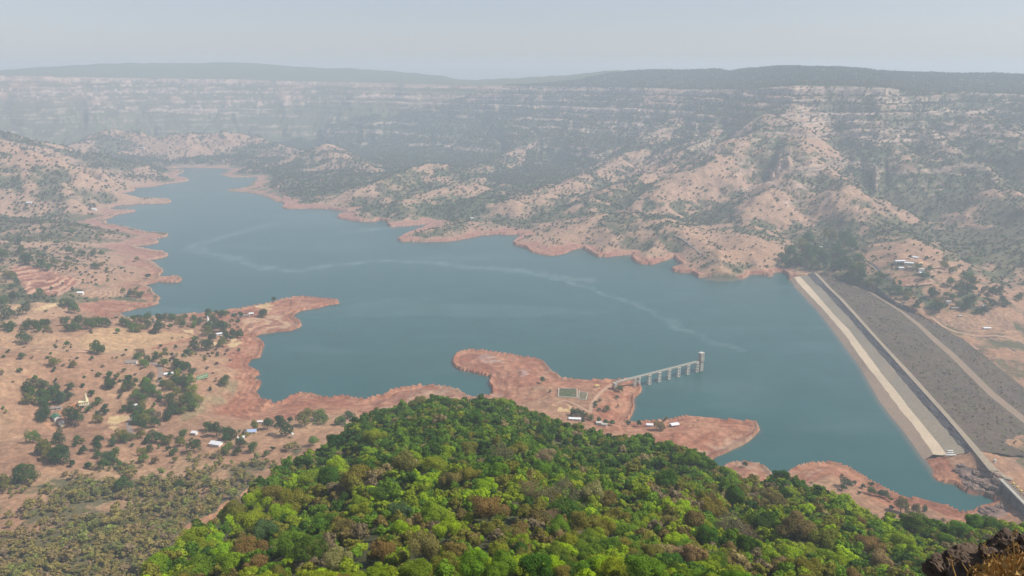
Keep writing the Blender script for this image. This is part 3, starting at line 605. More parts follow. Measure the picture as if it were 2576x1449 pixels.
# spillway cut: dark basalt and shadowed masonry
CUT = pmask(K(9, [(2030, 650), (2160, 660), (2300, 690), (2400, 745), (2390, 840), (2220, 870), (2120, 830), (2060, 720)])); col = lerp3(col, lerp3(np.broadcast_to(C(.10, .085, .08), X.shape + (3,)), C(.30, .21, .17), sst(-.1, .4, n3)), CUT * .85)
CUT2 = pmask(K(9, [(2180, 990), (2350, 930), (2420, 920), (2420, 1010), (2200, 1060)])); col = lerp3(col, C(.22, .17, .15), CUT2 * .7)
n5 = fbm(X / 6, Y / 6, 3, 901)
fur = rdg(X / 26 + n1, Y / 26, 3, 911) - .62
col = np.clip(col * (1 + .24 * n3[..., None] + .26 * n5[..., None] * (R < 2600)[..., None] - .30 * np.clip(fur, 0, 1)[..., None]), 0.01, .9)
# faces: everything except the deep middle of the lake bed is kept (bed is hidden by the water)
I = np.arange(NR * NA).reshape(NR, NA); Q = np.stack([I[:-1, :-1], I[:-1, 1:], I[1:, 1:], I[1:, :-1]], -1).reshape(-1, 4)
V = np.stack([X, Y, H], -1).reshape(-1, 3)
me = np_mesh('ground', V, Q, True)
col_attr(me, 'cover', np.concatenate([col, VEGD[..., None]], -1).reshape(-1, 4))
m, nt, out = newmat('dry earth, rock and scrub'); b = N(nt, 'ShaderNodeBsdfPrincipled'); b.inputs['Roughness'].default_value = .95; b.inputs['Specular IOR Level'].default_value = .1
at = N(nt, 'ShaderNodeAttribute'); at.attribute_name = 'cover'
f, raw = noise_var(nt, .16, .55, 1.4, 10, rough_=.8)
f2, raw2 = noise_var(nt, .11, 0, 1, 6, rough_=.75)
ad = N(nt, 'ShaderNodeMath', operation='ADD'); nt.links.new(raw2, ad.inputs[0]); nt.links.new(at.outputs['Alpha'], ad.inputs[1])
r = N(nt, 'ShaderNodeMapRange'); r.inputs['From Min'].default_value = .98; r.inputs['From Max'].default_value = 1.12; r.inputs['To Max'].default_value = .75; nt.links.new(ad.outputs[0], r.inputs['Value'])
mx = N(nt, 'ShaderNodeMix', data_type='RGBA'); nt.links.new(r.outputs[0], mx.inputs['Factor']); nt.links.new(at.outputs['Color'], mx.inputs['A']); mx.inputs['B'].default_value = (.085, .095, .045, 1)
nt.links.new(scale_col(nt, mx.outputs['Result'], f), b.inputs['Base Color'])
bp = N(nt, 'ShaderNodeBump'); bp.inputs['Distance'].default_value = 2.2; bp.inputs['Strength'].default_value = .9; nt.links.new(raw, bp.inputs['Height']); nt.links.new(bp.outputs[0], b.inputs['Normal'])
nt.links.new(b.outputs[0], out.inputs[0]); me.materials.append(m)
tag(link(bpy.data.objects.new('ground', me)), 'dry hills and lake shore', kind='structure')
print('ground', round(time.time() - T0, 1))
# ------------------------------------------------------------------ water
wr = np.arange(0, NR, 3); wr = wr[(RD[wr] > 500) & (RD[wr] < 5300)]; wa = np.arange(60, NA - 60, 3)
Wx = X[wr][:, wa]; Wy = Y[wr][:, wa]; sw = SD[wr][:, wa]
keep = (sw < 45)
STREAKS = [([(1050, 905 / 1), ], 0)]
streaks = [(K(0, [(1160, 560), (1080, 560), (980, 573), (850, 585)]), 9), (K(0, [(700, 560), (640, 575), (560, 595), (490, 618), (510, 632), (600, 655), (690, 680), (760, 680), (850, 665), (980, 655), (1080, 660), (1200, 672), (1330, 685), (1480, 705)]), 11),
           (K(0, [(1350, 690), (1460, 720), (1560, 750), (1700, 820), (1860, 885)]), 3.2)]
SW = np.zeros(Wx.shape); n_w = fbm(Wx / 60, Wy / 60, 4, 401)
for P, wd in streaks:
    wd = wd * 1.45
    qx, qy = up([p[0] for p in P], [p[1] for p in P], 0); dm = np.full(Wx.shape, 1e9)
    for i in range(len(P) - 1):
        d, _ = seg_dist(Wx + 14 * n_w, Wy + 14 * n_w, qx[i], qy[i], qx[i + 1], qy[i + 1]); dm = np.minimum(dm, d)
    SW = np.maximum(SW, np.exp(-(dm / (wd * 1.4)) ** 2) * (.62 + .45 * fbm(Wx / 30, Wy / 90, 3, 411)))
SW = np.maximum(SW, .25 * sst(.15, .6, fbm(Wx / 420, Wy / 160, 4, 421)))
deep = np.clip(-sw / 6 + .25, 0, 1)
I2 = np.arange(Wx.size).reshape(Wx.shape); Q2 = np.stack([I2[:-1, :-1], I2[:-1, 1:], I2[1:, 1:], I2[1:, :-1]], -1).reshape(-1, 4)
Q2 = Q2[keep.reshape(-1)[Q2].any(1)]
used, inv = np.unique(Q2, return_inverse=True); Q2 = inv.reshape(Q2.shape)
V2 = np.stack([Wx, Wy, Wx * 0], -1).reshape(-1, 3)[used]
mw = np_mesh('lake', V2, Q2, True); col_attr(mw, 'wind', np.stack([np.clip(SW, 0, 1), deep, SW * 0, SW * 0 + 1], -1).reshape(-1, 4)[used])
m, nt, out = newmat('lake water'); b = N(nt, 'ShaderNodeBsdfPrincipled')
at = N(nt, 'ShaderNodeAttribute'); at.attribute_name = 'wind'; sp = N(nt, 'ShaderNodeSeparateColor'); nt.links.new(at.outputs['Color'], sp.inputs[0])
mx = N(nt, 'ShaderNodeMix', data_type='RGBA'); mx.inputs['A'].default_value = (.017, .081, .077, 1); mx.inputs['B'].default_value = (.085, .155, .155, 1); nt.links.new(sp.outputs[0], mx.inputs['Factor'])
m2 = N(nt, 'ShaderNodeMix', data_type='RGBA'); m2.inputs['A'].default_value = (.12, .11, .085, 1); nt.links.new(mx.outputs['Result'], m2.inputs['B']); nt.links.new(sp.outputs[1], m2.inputs['Factor'])
f, raw = noise_var(nt, .012, .88, 1.12, 8, rough_=.7); nt.links.new(scale_col(nt, m2.outputs['Result'], f), b.inputs['Base Color'])
b.inputs['Roughness'].default_value = .22; b.inputs['IOR'].default_value = 1.33; b.inputs['Specular IOR Level'].default_value = .38
f3, raw3 = noise_var(nt, .25, 0, 1, 6, rough_=.65); bp = N(nt, 'ShaderNodeBump'); bp.inputs['Distance'].default_value = .35; bp.inputs['Strength'].default_value = .6; nt.links.new(raw3, bp.inputs['Height']); nt.links.new(bp.outputs[0], b.inputs['Normal'])
nt.links.new(b.outputs[0], out.inputs[0]); mw.materials.append(m)
tag(link(bpy.data.objects.new('water', mw)), 'teal reservoir water', kind='structure')
# ------------------------------------------------------------------ dam
dam = empty('embankment_dam', tuple(LD2[100]), 0, 'long straight earth and stone dam holding back the right side of the lake', 'dam')
def loft(name, lines, mat, parent=None, nsub=1):
    L = []
    for a, b_ in zip(lines[:-1], lines[1:]):
        for k in range(nsub): L.append(a + (b_ - a) * (k / nsub))
    L.append(lines[-1]); G = np.stack(L, 0); n, mm = G.shape[:2]
    i = np.arange(n * mm).reshape(n, mm); q = np.stack([i[:-1, :-1], i[1:, :-1], i[1:, 1:], i[:-1, 1:]], -1).reshape(-1, 4)
    vv = G.reshape(-1, 3).copy(); o = link(bpy.data.objects.new(name, np_mesh(name, vv, q, True))); o.data.materials.append(mat)
    if parent: o.parent = parent; o.matrix_parent_inverse = parent.matrix_world.inverted(); o.location = -np.array(parent.location)
    return o
def bumpy(Lr, amp, sc, s):
    G = Lr.copy(); n = fbm(G[:, 0] / sc, G[:, 1] / sc, 3, s); G[:, 2] += amp * n; return G
wv = lambda Lr, a, s: Lr + np.stack([a * fbm(Lr[:, 0] / 25, Lr[:, 1] / 25, 3, s), a * fbm(Lr[:, 0] / 25, Lr[:, 1] / 25, 3, s + 5), Lr[:, 2] * 0], 1)
LWW, LW, LL1, LL2 = [q_[:iE + 1] for q_ in (LWW, LW, LL1, LL2)]
LD1f = LD1; LD1 = LD1[:iE + 1]; LD2s = LD2[:iE + 1]; LCs = LC[:iE + 1]; LB1 = LB1[:iE + 1]; LB2 = LB2[:iE + 1]; LT = LT[:iE + 1]; ND = iE + 1
LL1w = wv(LL1, 1.0, 501); LD1w = wv(LD1, 1.3, 503); LL2w = wv(LL2, .5, 504)
loft('lower_stone_pitching', [LWW, LW, LL1w], M['pitch_low'], dam, 3)
loft('pale_pitching_band', [LL1w, LL2w], M['pitch_light'], dam, 2)
loft('grey_stone_pitching', [LL2w, LD1w], M['pitch_grey'], dam, 4)
rr_ = []
for k in range(9):
    g = LD1w + (LD2s - LD1w) * k / 8
    if 0 < k < 8: g = g + np.stack([RNG.normal(0, .5, ND), RNG.normal(0, .5, ND), RNG.normal(0, .55, ND)], 1)
    rr_.append(g)
loft('dark_rubble_band', rr_, M['riprap'], dam)
loft('crest_road', [LD2, LC], M['crest'], dam)
LPa = LD2 + np.array([.3, 0, 0]); 
loft('parapet_wall', [LD2 + [0.0, 0, -.3], LD2 + [0, 0, .9], LD2 + [.7, 0, .9], LD2 + [.7, 0, -.3]], M['tan_stone'], dam)
def face(a, b_, n, s, amp_):
    o = []
    for k in range(n + 1):
        g = a + (b_ - a) * k / n
        if 0 < k < n: g = g.copy(); g[:, 2] += amp_ * fbm(g[:, 0] / 22, g[:, 1] / 22, 4, s)
        o.append(g)
    return o
loft('upper_downstream_face', face(LCs, LB1, 26, 511, 2.2), M['down_face'], dam)
loft('berm_track', [LB1, LB2], M['berm'], dam)
loft('lower_downstream_face', face(LB2, LT, 16, 521, 1.6) + [LT + [6, 0, -9]], M['down_face'], dam)
# scattered scrub on the downstream face is collected for the scrub object
fs = []
g_ = np.random.default_rng(77)
for La, Lb, n_s in ((LCs, LB1, 1500), (LB2, LT, 800)):
    ii = g_.integers(4, len(La) - 1, n_s); tq = g_.uniform(.05, .97, n_s)[:, None]; q_ = La[ii] + (Lb[ii] - La[ii]) * tq; fs.append(q_)
FS = np.concatenate(fs)
# white painted stones laid on the pitching near the spillway end
for q, (cx, cy, w_, l_) in enumerate(K(9, [(2005, 540)]) and [(2003, 540, 7, 2.0), (2000, 556, 9, 1.6), (2008, 571, 12, 1.8)]):
    px, py = K(9, [(cx, cy)])[0]; x, y = up(px, py, 10.5); mb = MB()
    for k in range(int(w_)): mb.box(-w_ / 2 + k * 1.0, -w_ / 2 + k * 1.0 + .72, -l_ / 2 + .3 * math.sin(k * 2.3), l_ / 2 + .2 * math.cos(k * 1.7), -1.2, .35)
    o = mb.build('painted_stone_row', M['white']); o.location = (x, y, 10.4); tag(o, ['topmost row of white painted stones on the grey dam pitching', 'middle row of white painted stones on the grey dam pitching', 'lowest and longest row of white painted stones on the dam pitching'][q], 'painted stones', 'white painted stones on the dam')
# ------------------------------------------------------------------ trees
def crown_arrays(seed, nleaf, leaf, lobes=11, flat=.78, sparse=1.0, up_=.95, tri=False, rough=.5, rlob=(.30, .46)):
    g = np.random.default_rng(seed)
    d = g.normal(size=(lobes, 3)); d[:, 2] = np.abs(d[:, 2]) * 1.1 - .35; d /= np.linalg.norm(d, axis=1)[:, None]
    lc = d * g.uniform(.38, .88, (lobes, 1)) * np.array([g.uniform(.8, 1.15), g.uniform(.75, 1.1), 1.0]); lc[0] = (0, 0, .25); lr = g.uniform(*rlob, lobes); lr[0] = .5
    w_ = lr ** 2 / (lr ** 2).sum(); k = g.choice(lobes, int(nleaf * 1.7), p=w_)
    n = g.normal(size=(len(k), 3)); n[:, 2] += .25; n /= np.linalg.norm(n, axis=1)[:, None]
    p = lc[k] + n * (lr[k] * g.uniform(.72, 1.08, len(k)))[:, None]
    dd = np.linalg.norm(p[:, None, :] - lc[None], axis=2) / lr[None]; ok = (dd.min(1) > .55) & (p[:, 2] > -.62)
    p = p[ok][:nleaf]; n = n[ok][:nleaf]; m = len(p)
    nn = n + g.normal(size=n.shape) * rough; nn /= np.linalg.norm(nn, axis=1)[:, None]
    nn = nn
    a = np.cross(nn, g.normal(size=nn.shape)); a /= np.linalg.norm(a, axis=1)[:, None]; b_ = np.cross(nn, a)
    s = leaf * g.uniform(.6, 1.3, (m, 1)) * .5
    if tri: q = np.stack([p + a * s * 1.5, p - a * s * .8 + b_ * s * 1.2, p - a * s * .8 - b_ * s * 1.2], 1)
    else: q = np.stack([p + a * s, p + b_ * s * .8, p - a * s, p - b_ * s * .8], 1)
    q[:, :, 2] = q[:, :, 2] * flat + up_
    kk = q.shape[1]
    return q.reshape(-1, 3), np.arange(m * kk).reshape(m, kk)
def trunk_mb(seed, hh=.75, r=.055):
    g = random.Random(seed); mb = MB(); top = (g.uniform(-.06, .06), g.uniform(-.06, .06), hh)
    mb.tube([(0, 0, -.12), (top[0] * .4, top[1] * .4, hh * .45), top], [r * 1.3, r, r * .7], 6)
    for i in range(5):
        a = 2 * PI * i / 5 + g.uniform(-.4, .4); e = (top[0] + .5 * math.cos(a), top[1] + .5 * math.sin(a), hh + g.uniform(.25, .55)); s = (top[0] * .8, top[1] * .8, hh * g.uniform(.6, .95))
        mb.tube([s, ((s[0] + e[0]) / 2, (s[1] + e[1]) / 2, (s[2] + e[2]) / 2 + .06), e], [r * .6, r * .4, r * .15], 5)
    return mb
def protos(pref, specs):
    out_ = []
    for i, sp_ in enumerate(specs):
        V_, F_ = crown_arrays(**sp_); mc = np_mesh(pref + '_crown', V_, F_); mc.materials.append(M['leaf'])
        mb = trunk_mb(sp_['seed']); mt = bpy.data.meshes.new(pref + '_trunk'); mt.from_pydata(mb.v, [], mb.f); mt.materials.append(M['bark']); out_.append((mc, mt))
    return out_
HI = protos('forest', [dict(seed=40 + i, nleaf=7000, leaf=.066, rough=.38, lobes=[12, 16, 20, 10, 14, 18, 24, 13][i], flat=[.8, .72, .85, .95, .7, .8, .75, 1.0][i], rlob=(.17, .40)) for i in range(8)])
BAREP = protos('bare', [dict(seed=60 + i, nleaf=2000, leaf=.06, lobes=22, flat=.85, rough=1.2, rlob=(.16, .34)) for i in range(3)])
MID = protos('valley', [dict(seed=80 + i, nleaf=1500, leaf=.12, lobes=[9, 12, 7, 10, 14, 11][i], flat=[.95, .85, 1.0, .9, .8, 1.1][i], up_=.66, rough=.4) for i in range(6)])
TINT = dict(lime=(.33, .47, .016), lime2=(.27, .34, .022), mid=(.145, .26, .022), green=(.082, .17, .022), dark=(.045, .105, .020), olive=(.215, .20, .036), brown=(.23, .165, .058), tan=(.36, .27, .13),
            gold=(.46, .36, .02), grey=(.235, .17, .115), bluegreen=(.075, .135, .06), rust=(.30, .13, .05))
CNAME = dict(lime='bright lime green', lime2='light yellow green', mid='fresh mid green', green='deep green', dark='very dark green', olive='dull olive', brown='dry brown', tan='pale straw brown', gold='golden yellow', grey='leafless grey brown', bluegreen='cool blue green', rust='rusty red brown')
def place_tree(name, cat, x, y, z, rad, tint, P, group, stretch=1.0, br=1.0):
    mc, mt = P; e = empty(name, (x, y, z), random.uniform(0, 6.28), None, cat, group); e.scale = (rad, rad, rad * stretch)
    c = link(bpy.data.objects.new('crown', mc)); c.parent = e; t = tuple(v * br * (1 if br == 1.0 else .8) * random.uniform(.88, 1.12) for v in TINT[tint]); c.color = (*t, 1)
    k = link(bpy.data.objects.new('trunk', mt)); k.parent = e
    px, py = proj(x, y, z + rad * stretch * .95); e['_p'] = 0; del e['_p']
    return (e, float(px), float(py), tint, rad)
def label_trees(T, marks, noun):
    groups = {}
    for e, px, py, tint, rad in T:
        best = min(marks, key=lambda m_: (m_[0] - px) ** 2 + 1.6 * (m_[1] - py) ** 2); dx, dy = px - best[0], py - best[1]
        side = ('right of' if dx > 0 else 'left of') if abs(dx) > 1.2 * abs(dy) else ('in front of' if dy > 0 else 'behind')
        groups.setdefault((tint, side, best[2]), []).append((dx * dx + dy * dy, e))
    O = ['', 'second ', 'third ', 'fourth ', 'fifth ', 'sixth ', 'seventh ', 'eighth ', 'ninth ', 'tenth ', 'eleventh ', 'twelfth ', 'thirteenth ', 'fourteenth ', 'fifteenth ', 'sixteenth ', 'seventeenth ', 'eighteenth ', 'nineteenth ', 'twentieth ']
    for (tint, side, mk), L in groups.items():
        L.sort(key=lambda q: q[0])
        for i, (_, e) in enumerate(L):
            if len(L) == 1: s = f'{CNAME[tint]} tree {side} {mk}'
            else: s = f'{CNAME[tint]} tree {side} {mk}, {O[min(i, 19)]}nearest to it'
            e['label'] = s
BASEG = np.array([.165, .215, .030])
TV0 = {k: tuple(v) for k, v in TINT.items()}
for k_ in TINT: TINT[k_] = tuple(np.array(TINT[k_]) * .83 + BASEG * .17 * (1.0 if k_ not in ('dark', 'green') else .45))
# ---- hero forest trees, traced (crop, x, y, width, tint)
HERO = [(8, 270, 480, 120, 'lime2'), (8, 1020, 170, 70, 'lime'), (8, 1200, 215, 80, 'lime2'), (8, 640, 780, 90, 'lime'), (8, 1080, 830, 120, 'lime'), (8, 800, 590, 100, 'lime'), (8, 230, 590, 110, 'lime2'), (8, 20, 660, 80, 'lime'),
 (8, 450, 1130, 130, 'lime'), (8, 570, 1160, 110, 'lime'), (8, 790, 1150, 140, 'lime'), (8, 1010, 1340, 120, 'lime'), (8, 1340, 1230, 130, 'lime2'), (8, 1020, 1190, 80, 'lime'), (8, 1640, 1290, 130, 'lime'), (8, 1650, 1150, 80, 'lime'), (8, 2140, 1130, 120, 'lime2'),
 (8, 1380, 970, 60, 'lime'), (8, 1790, 1370, 110, 'lime2'), (8, 2440, 1230, 110, 'lime'), (8, 350, 1430, 60, 'lime'), (8, 1480, 1340, 60, 'lime'), (8, 1480, 720, 120, 'mid'), (8, 700, 1050, 170, 'lime2'), (8, 150, 960, 110, 'lime2'), (8, 560, 620, 110, 'lime2'), (8, 1780, 1120, 170, 'olive'),
 (8, 1900, 1130, 150, 'lime2'), (8, 2000, 1060, 150, 'olive'), (8, 1230, 1220, 110, 'mid'), (8, 1400, 510, 80, 'mid'), (8, 400, 810, 100, 'bluegreen'), (8, 1000, 330, 110, 'green'), (8, 330, 900, 130, 'green'), (8, 460, 1010, 130, 'bluegreen'),
 (8, 1100, 1010, 190, 'brown'), (8, 340, 1300, 150, 'brown'), (8, 640, 1310, 190, 'brown'), (8, 860, 1340, 150, 'brown'), (8, 1380, 850, 150, 'grey'), (8, 1500, 900, 150, 'grey'), (8, 1640, 900, 170, 'grey'), (8, 1850, 880, 150, 'tan'), (8, 1950, 920, 110, 'brown'), (8, 1500, 600, 120, 'tan'), (8, 1200, 590, 140, 'grey'), (8, 1300, 560, 110, 'olive'),
 (8, 500, 700, 180, 'brown'), (8, 150, 780, 170, 'olive'), (8, 700, 680, 150, 'lime2'), (8, 1720, 450, 80, 'tan'), (8, 1860, 390, 110, 'rust'), (8, 1680, 1230, 130, 'olive'), (8, 2430, 1120, 130, 'brown'), (8, 60, 1150, 130, 'brown'), (8, 2250, 900, 80, 'rust'), (8, 2280, 960, 90, 'dark'), (8, 2380, 780, 120, 'green'),
 (8, 1540, 1060, 150, 'grey'), (8, 2170, 1380, 150, 'bluegreen'), (8, 1500, 1180, 90, 'lime2'), (8, 2330, 1300, 130, 'tan'), (8, 950, 560, 130, 'olive'), (8, 950, 750, 130, 'olive'), (8, 820, 800, 130, 'brown'), (8, 980, 920, 90, 'olive'), (8, 2050, 1250, 120, 'olive'), (8, 1750, 1400, 110, 'olive'), (8, 1200, 1380, 120, 'olive'), (8, 1330, 1350, 110, 'olive'),
 (9, 120, 620, 110, 'mid'), (9, 780, 1240, 80, 'lime'), (9, 950, 1290, 110, 'lime2'), (9, 1100, 1350, 120, 'lime2'), (9, 1200, 1390, 110, 'lime'), (9, 210, 1290, 80, 'mid'), (9, 1620, 1230, 140, 'lime2'), (9, 60, 1220, 100, 'lime'), (9, 640, 880, 90, 'brown'), (9, 740, 940, 90, 'brown'), (9, 400, 1130, 170, 'grey'), (9, 520, 1170, 130, 'grey'),
 (9, 620, 1110, 130, 'dark'), (9, 860, 1150, 190, 'brown'), (9, 780, 1380, 100, 'tan'), (9, 120, 1130, 160, 'brown'), (9, 1400, 1250, 130, 'brown'), (9, 1480, 1390, 130, 'tan'), (9, 1310, 1090, 80, 'brown'), (9, 260, 1000, 130, 'olive'), (9, 1880, 1050, 110, 'olive'), (9, 1330, 900, 120, 'green'), (9, 1420, 960, 120, 'mid'), (9, 1620, 1060, 110, 'green'),
 (9, 1740, 1110, 130, 'green'), (9, 2130, 1040, 130, 'dark'), (9, 2060, 1140, 110, 'mid'), (9, 2170, 1110, 110, 'mid'), (9, 2290, 1120, 100, 'green'), (9, 420, 930, 150, 'green'), (9, 870, 770, 110, 'green'), (9, 760, 770, 110, 'dark'), (9, 1000, 800, 110, 'green'), (9, 340, 1350, 140, 'lime2'), (9, 1080, 1240, 150, 'olive'), (9, 1960, 1250, 110, 'mid'),
 (7, 1900, 930, 150, 'lime'), (7, 2450, 700, 140, 'lime'), (7, 1850, 1100, 180, 'lime2'), (7, 2060, 1060, 140, 'lime'), (7, 1400, 1210, 150, 'lime2'), (7, 1550, 1250, 130, 'lime'), (7, 2330, 1080, 110, 'lime2'), (7, 990, 1350, 200, 'gold'), (7, 1620, 1310, 100, 'lime'), (7, 1950, 640, 120, 'olive'), (7, 2050, 590, 150, 'olive'), (7, 2000, 900, 180, 'olive'), (7, 2150, 960, 160, 'olive'),
 (7, 1820, 1330, 160, 'brown'), (7, 2450, 1380, 140, 'tan'), (7, 2400, 800, 170, 'green'), (7, 2250, 780, 140, 'lime2'), (7, 2100, 1250, 180, 'mid'), (7, 2250, 1300, 170, 'green'), (7, 1950, 1180, 150, 'bluegreen'), (7, 1150, 1230, 110, 'mid'), (7, 1520, 1060, 120, 'olive'), (7, 1700, 1010, 120, 'olive'), (7, 2500, 920, 110, 'dark'), (7, 1700, 1420, 150, 'lime2'), (7, 1450, 1430, 150, 'mid'), (7, 2440, 520, 110, 'dark'), (7, 2200, 560, 100, 'dark'),
 (8, 835, 165, 75, 'green'), (8, 790, 215, 70, 'dark'), (8, 1210, 155, 50, 'green'), (8, 500, 300, 90, 'mid'), (8, 600, 200, 70, 'olive'), (8, 1330, 200, 60, 'olive')]
FT = []; occ = []
for k, cx, cy, wd, tn in HERO:
    px, py = K(k, [(cx, cy)])[0]; wpx = wd * .3472 * 1.38; x, y, z = gnd(px, min(py + .36 * wpx, 1600)); sl = math.hypot(math.hypot(x, y), CAMH - z); rad = wpx * sl / F / 2 * 1.08
    if look(FGM, x, y) < 3: continue
    rad = min(rad, 8.5)
    P = random.choice(BAREP) if tn == 'grey' else random.choice(HI)
    FT.append((x, y, z, rad, tn, P, random.uniform(.95, 1.2))); occ.append((x, y, rad))
# ---- the rest of the wood on the near hill
gx, gy = np.meshgrid(np.arange(-430, 520, 5.2), np.arange(60, 700, 5.2)); gx = gx + RNG.uniform(-2.6, 2.6, gx.shape); gy = gy + RNG.uniform(-2.6, 2.6, gy.shape)
gx = gx.ravel(); gy = gy.ravel(); fgm = look(FGM, gx, gy); gr = np.hypot(gx, gy); gz = hz(gx, gy); qx, qy = proj(gx, gy, gz + 5)
beyond = look(R - Rs, gx, gy)
ok = (fgm > 1.0) & (gr > 95) & (gr < 690) & (qx > -500) & (qx < 3000) & (qy < 1800) & (beyond < 45) & (look(SCAR, gx, gy) < .5)
gx, gy, gz, qx, qy, gr, beyond = [a[ok] for a in (gx, gy, gz, qx, qy, gr, beyond)]
rad = RNG.uniform(2.2, 4.5, len(gx)) * (.8 + .35 * sst(-.3, .3, fbm(gx / 50, gy / 50, 2, 601))) * (.62 + .38 * sst(90, 300, gr))
keep_ = np.ones(len(gx), bool)
for ox, oy, orr in occ: keep_ &= np.hypot(gx - ox, gy - oy) > orr * .85
gx, gy, gz, qx, qy, gr, rad, beyond = [a[keep_] for a in (gx, gy, gz, qx, qy, gr, rad, beyond)]
zon = fbm(gx / 55, gy / 55, 3, 611); u1 = RNG.uniform(0, 1, len(gx))
def pick(py, zn, u):
    if py > 1460: t = [('lime2', .25), ('mid', .25), ('olive', .2), ('green', .3)]
    elif py < 1190: t = [('dark', .16), ('green', .38), ('mid', .26), ('olive', .12), ('lime2', .05), ('tan', .03)]
    elif zn > .24: t = [('brown', .24), ('olive', .32), ('grey', .12), ('tan', .08), ('mid', .12), ('lime2', .12)]
    elif zn < -.16: t = [('lime', .26), ('lime2', .28), ('mid', .26), ('olive', .10), ('green', .10)]
    else: t = [('lime2', .13), ('lime', .05), ('mid', .27), ('green', .25), ('olive', .18), ('dark', .07), ('brown', .05)]
    s = 0
    for n_, w_ in t:
        s += w_
        if u < s: return n_
    return t[0][0]
tints = [pick(a, b_, c_) for a, b_, c_ in zip(qy, zon, u1)]
inview = (qx > -30) & (qx < 2606) & (qy < 1480) & (beyond < 12); size = rad / np.hypot(gr, CAMH - gz) * inview
order = np.argsort(-size); n_ind = max(0, 300 - len(FT)); ind = set(order[:n_ind].tolist())
for i in ind:
    P = random.choice(BAREP) if tints[i] == 'grey' else random.choice(HI)
    FT.append((gx[i], gy[i], gz[i], rad[i], tints[i], P, random.uniform(.95, 1.2)))
TF = [place_tree('forest_tree', 'tree', float(a[0]), float(a[1]), float(a[2]) - .3, float(a[3]), a[4], a[5], 'trees of the wood on the near hill', a[6]) for a in FT]
label_trees(TF, [(1137, 985, 'the tall crest tree'), (540, 1310, 'the bare red gully'), (343, 1415, 'the golden tree'), (1231, 1296, 'the big brown tree'), (1224, 1234, 'the mid hill lime tree'),
    (1400, 1250, 'the leafless grey patch'), (2440, 1400, 'the dark boulders'), (1497, 1085, 'the rusty ridge tree'), (1850, 1340, 'the leafless right thicket'), (970, 1115, 'the left shoulder lime tree'),
    (1200, 1410, 'the bottom centre lime tree'), (1900, 1210, 'the right skyline'), (700, 1330, 'the left flank lime trees'), (2200, 1310, 'the spillway wood edge'), (1590, 1350, 'the low yellow green tree'), (1740, 1150, 'the red spit shoulder')], 'forest tree')
# merged wood
def merged(name, mat, xs, ys, zs, rads, tint, arrays, sx=None, label=None, cat=None):
    VV = []; FF = []; TT = []; off = 0; g = np.random.default_rng(5)
    xs = np.asarray(xs, float); ys = np.asarray(ys, float); zs = np.asarray(zs, float); rads = np.asarray(rads, float); tint = np.asarray(tint, float)
    which = g.integers(0, len(arrays), len(xs)); rot = g.uniform(0, 2 * PI, len(xs)); st = g.uniform(.85, 1.25, len(xs))
    for k, (v0, f0) in enumerate(arrays):
        ii = np.nonzero(which == k)[0]
        if not len(ii): continue
        c, s = np.cos(rot[ii])[:, None], np.sin(rot[ii])[:, None]; r_ = rads[ii][:, None]
        vx = (v0[:, 0] * c - v0[:, 1] * s) * r_ + xs[ii][:, None]; vy = (v0[:, 0] * s + v0[:, 1] * c) * r_ + ys[ii][:, None]; vz = v0[:, 2] * r_ * st[ii][:, None] + zs[ii][:, None]
        VV.append(np.stack([vx, vy, vz], -1).reshape(-1, 3)); FF.append((f0[None] + (np.arange(len(ii)) * len(v0))[:, None, None] + off).reshape(-1, f0.shape[1])); off += len(ii) * len(v0)
        TT.append(np.repeat(np.c_[tint[ii], np.ones(len(ii))], len(v0), 0))
    VV = np.concatenate(VV); FF = np.concatenate(FF); TT = np.concatenate(TT); me_ = np_mesh(name, VV, FF); col_attr(me_, 'tint', TT); me_.materials.append(mat)
    o = link(bpy.data.objects.new(name, me_)); print(name, len(xs), 'plants', len(FF), 'faces'); return tag(o, label, cat, kind='stuff')
rest = np.array([i for i in range(len(gx)) if i not in ind]); tc = np.array([TINT[tints[i]] for i in rest]) * RNG.uniform(.85, 1.15, (len(rest), 1))
A_F = [crown_arrays(seed=200 + i, nleaf=1300, leaf=.145, rough=.38, lobes=[12, 16, 9, 20][i], flat=.82, tri=True, rlob=(.22, .42)) for i in range(4)]
merged('forest', M['leafs'], gx[rest], gy[rest], gz[rest] - .3, rad[rest], tc, A_F, label='wooded cover of the near hill', cat='forest')
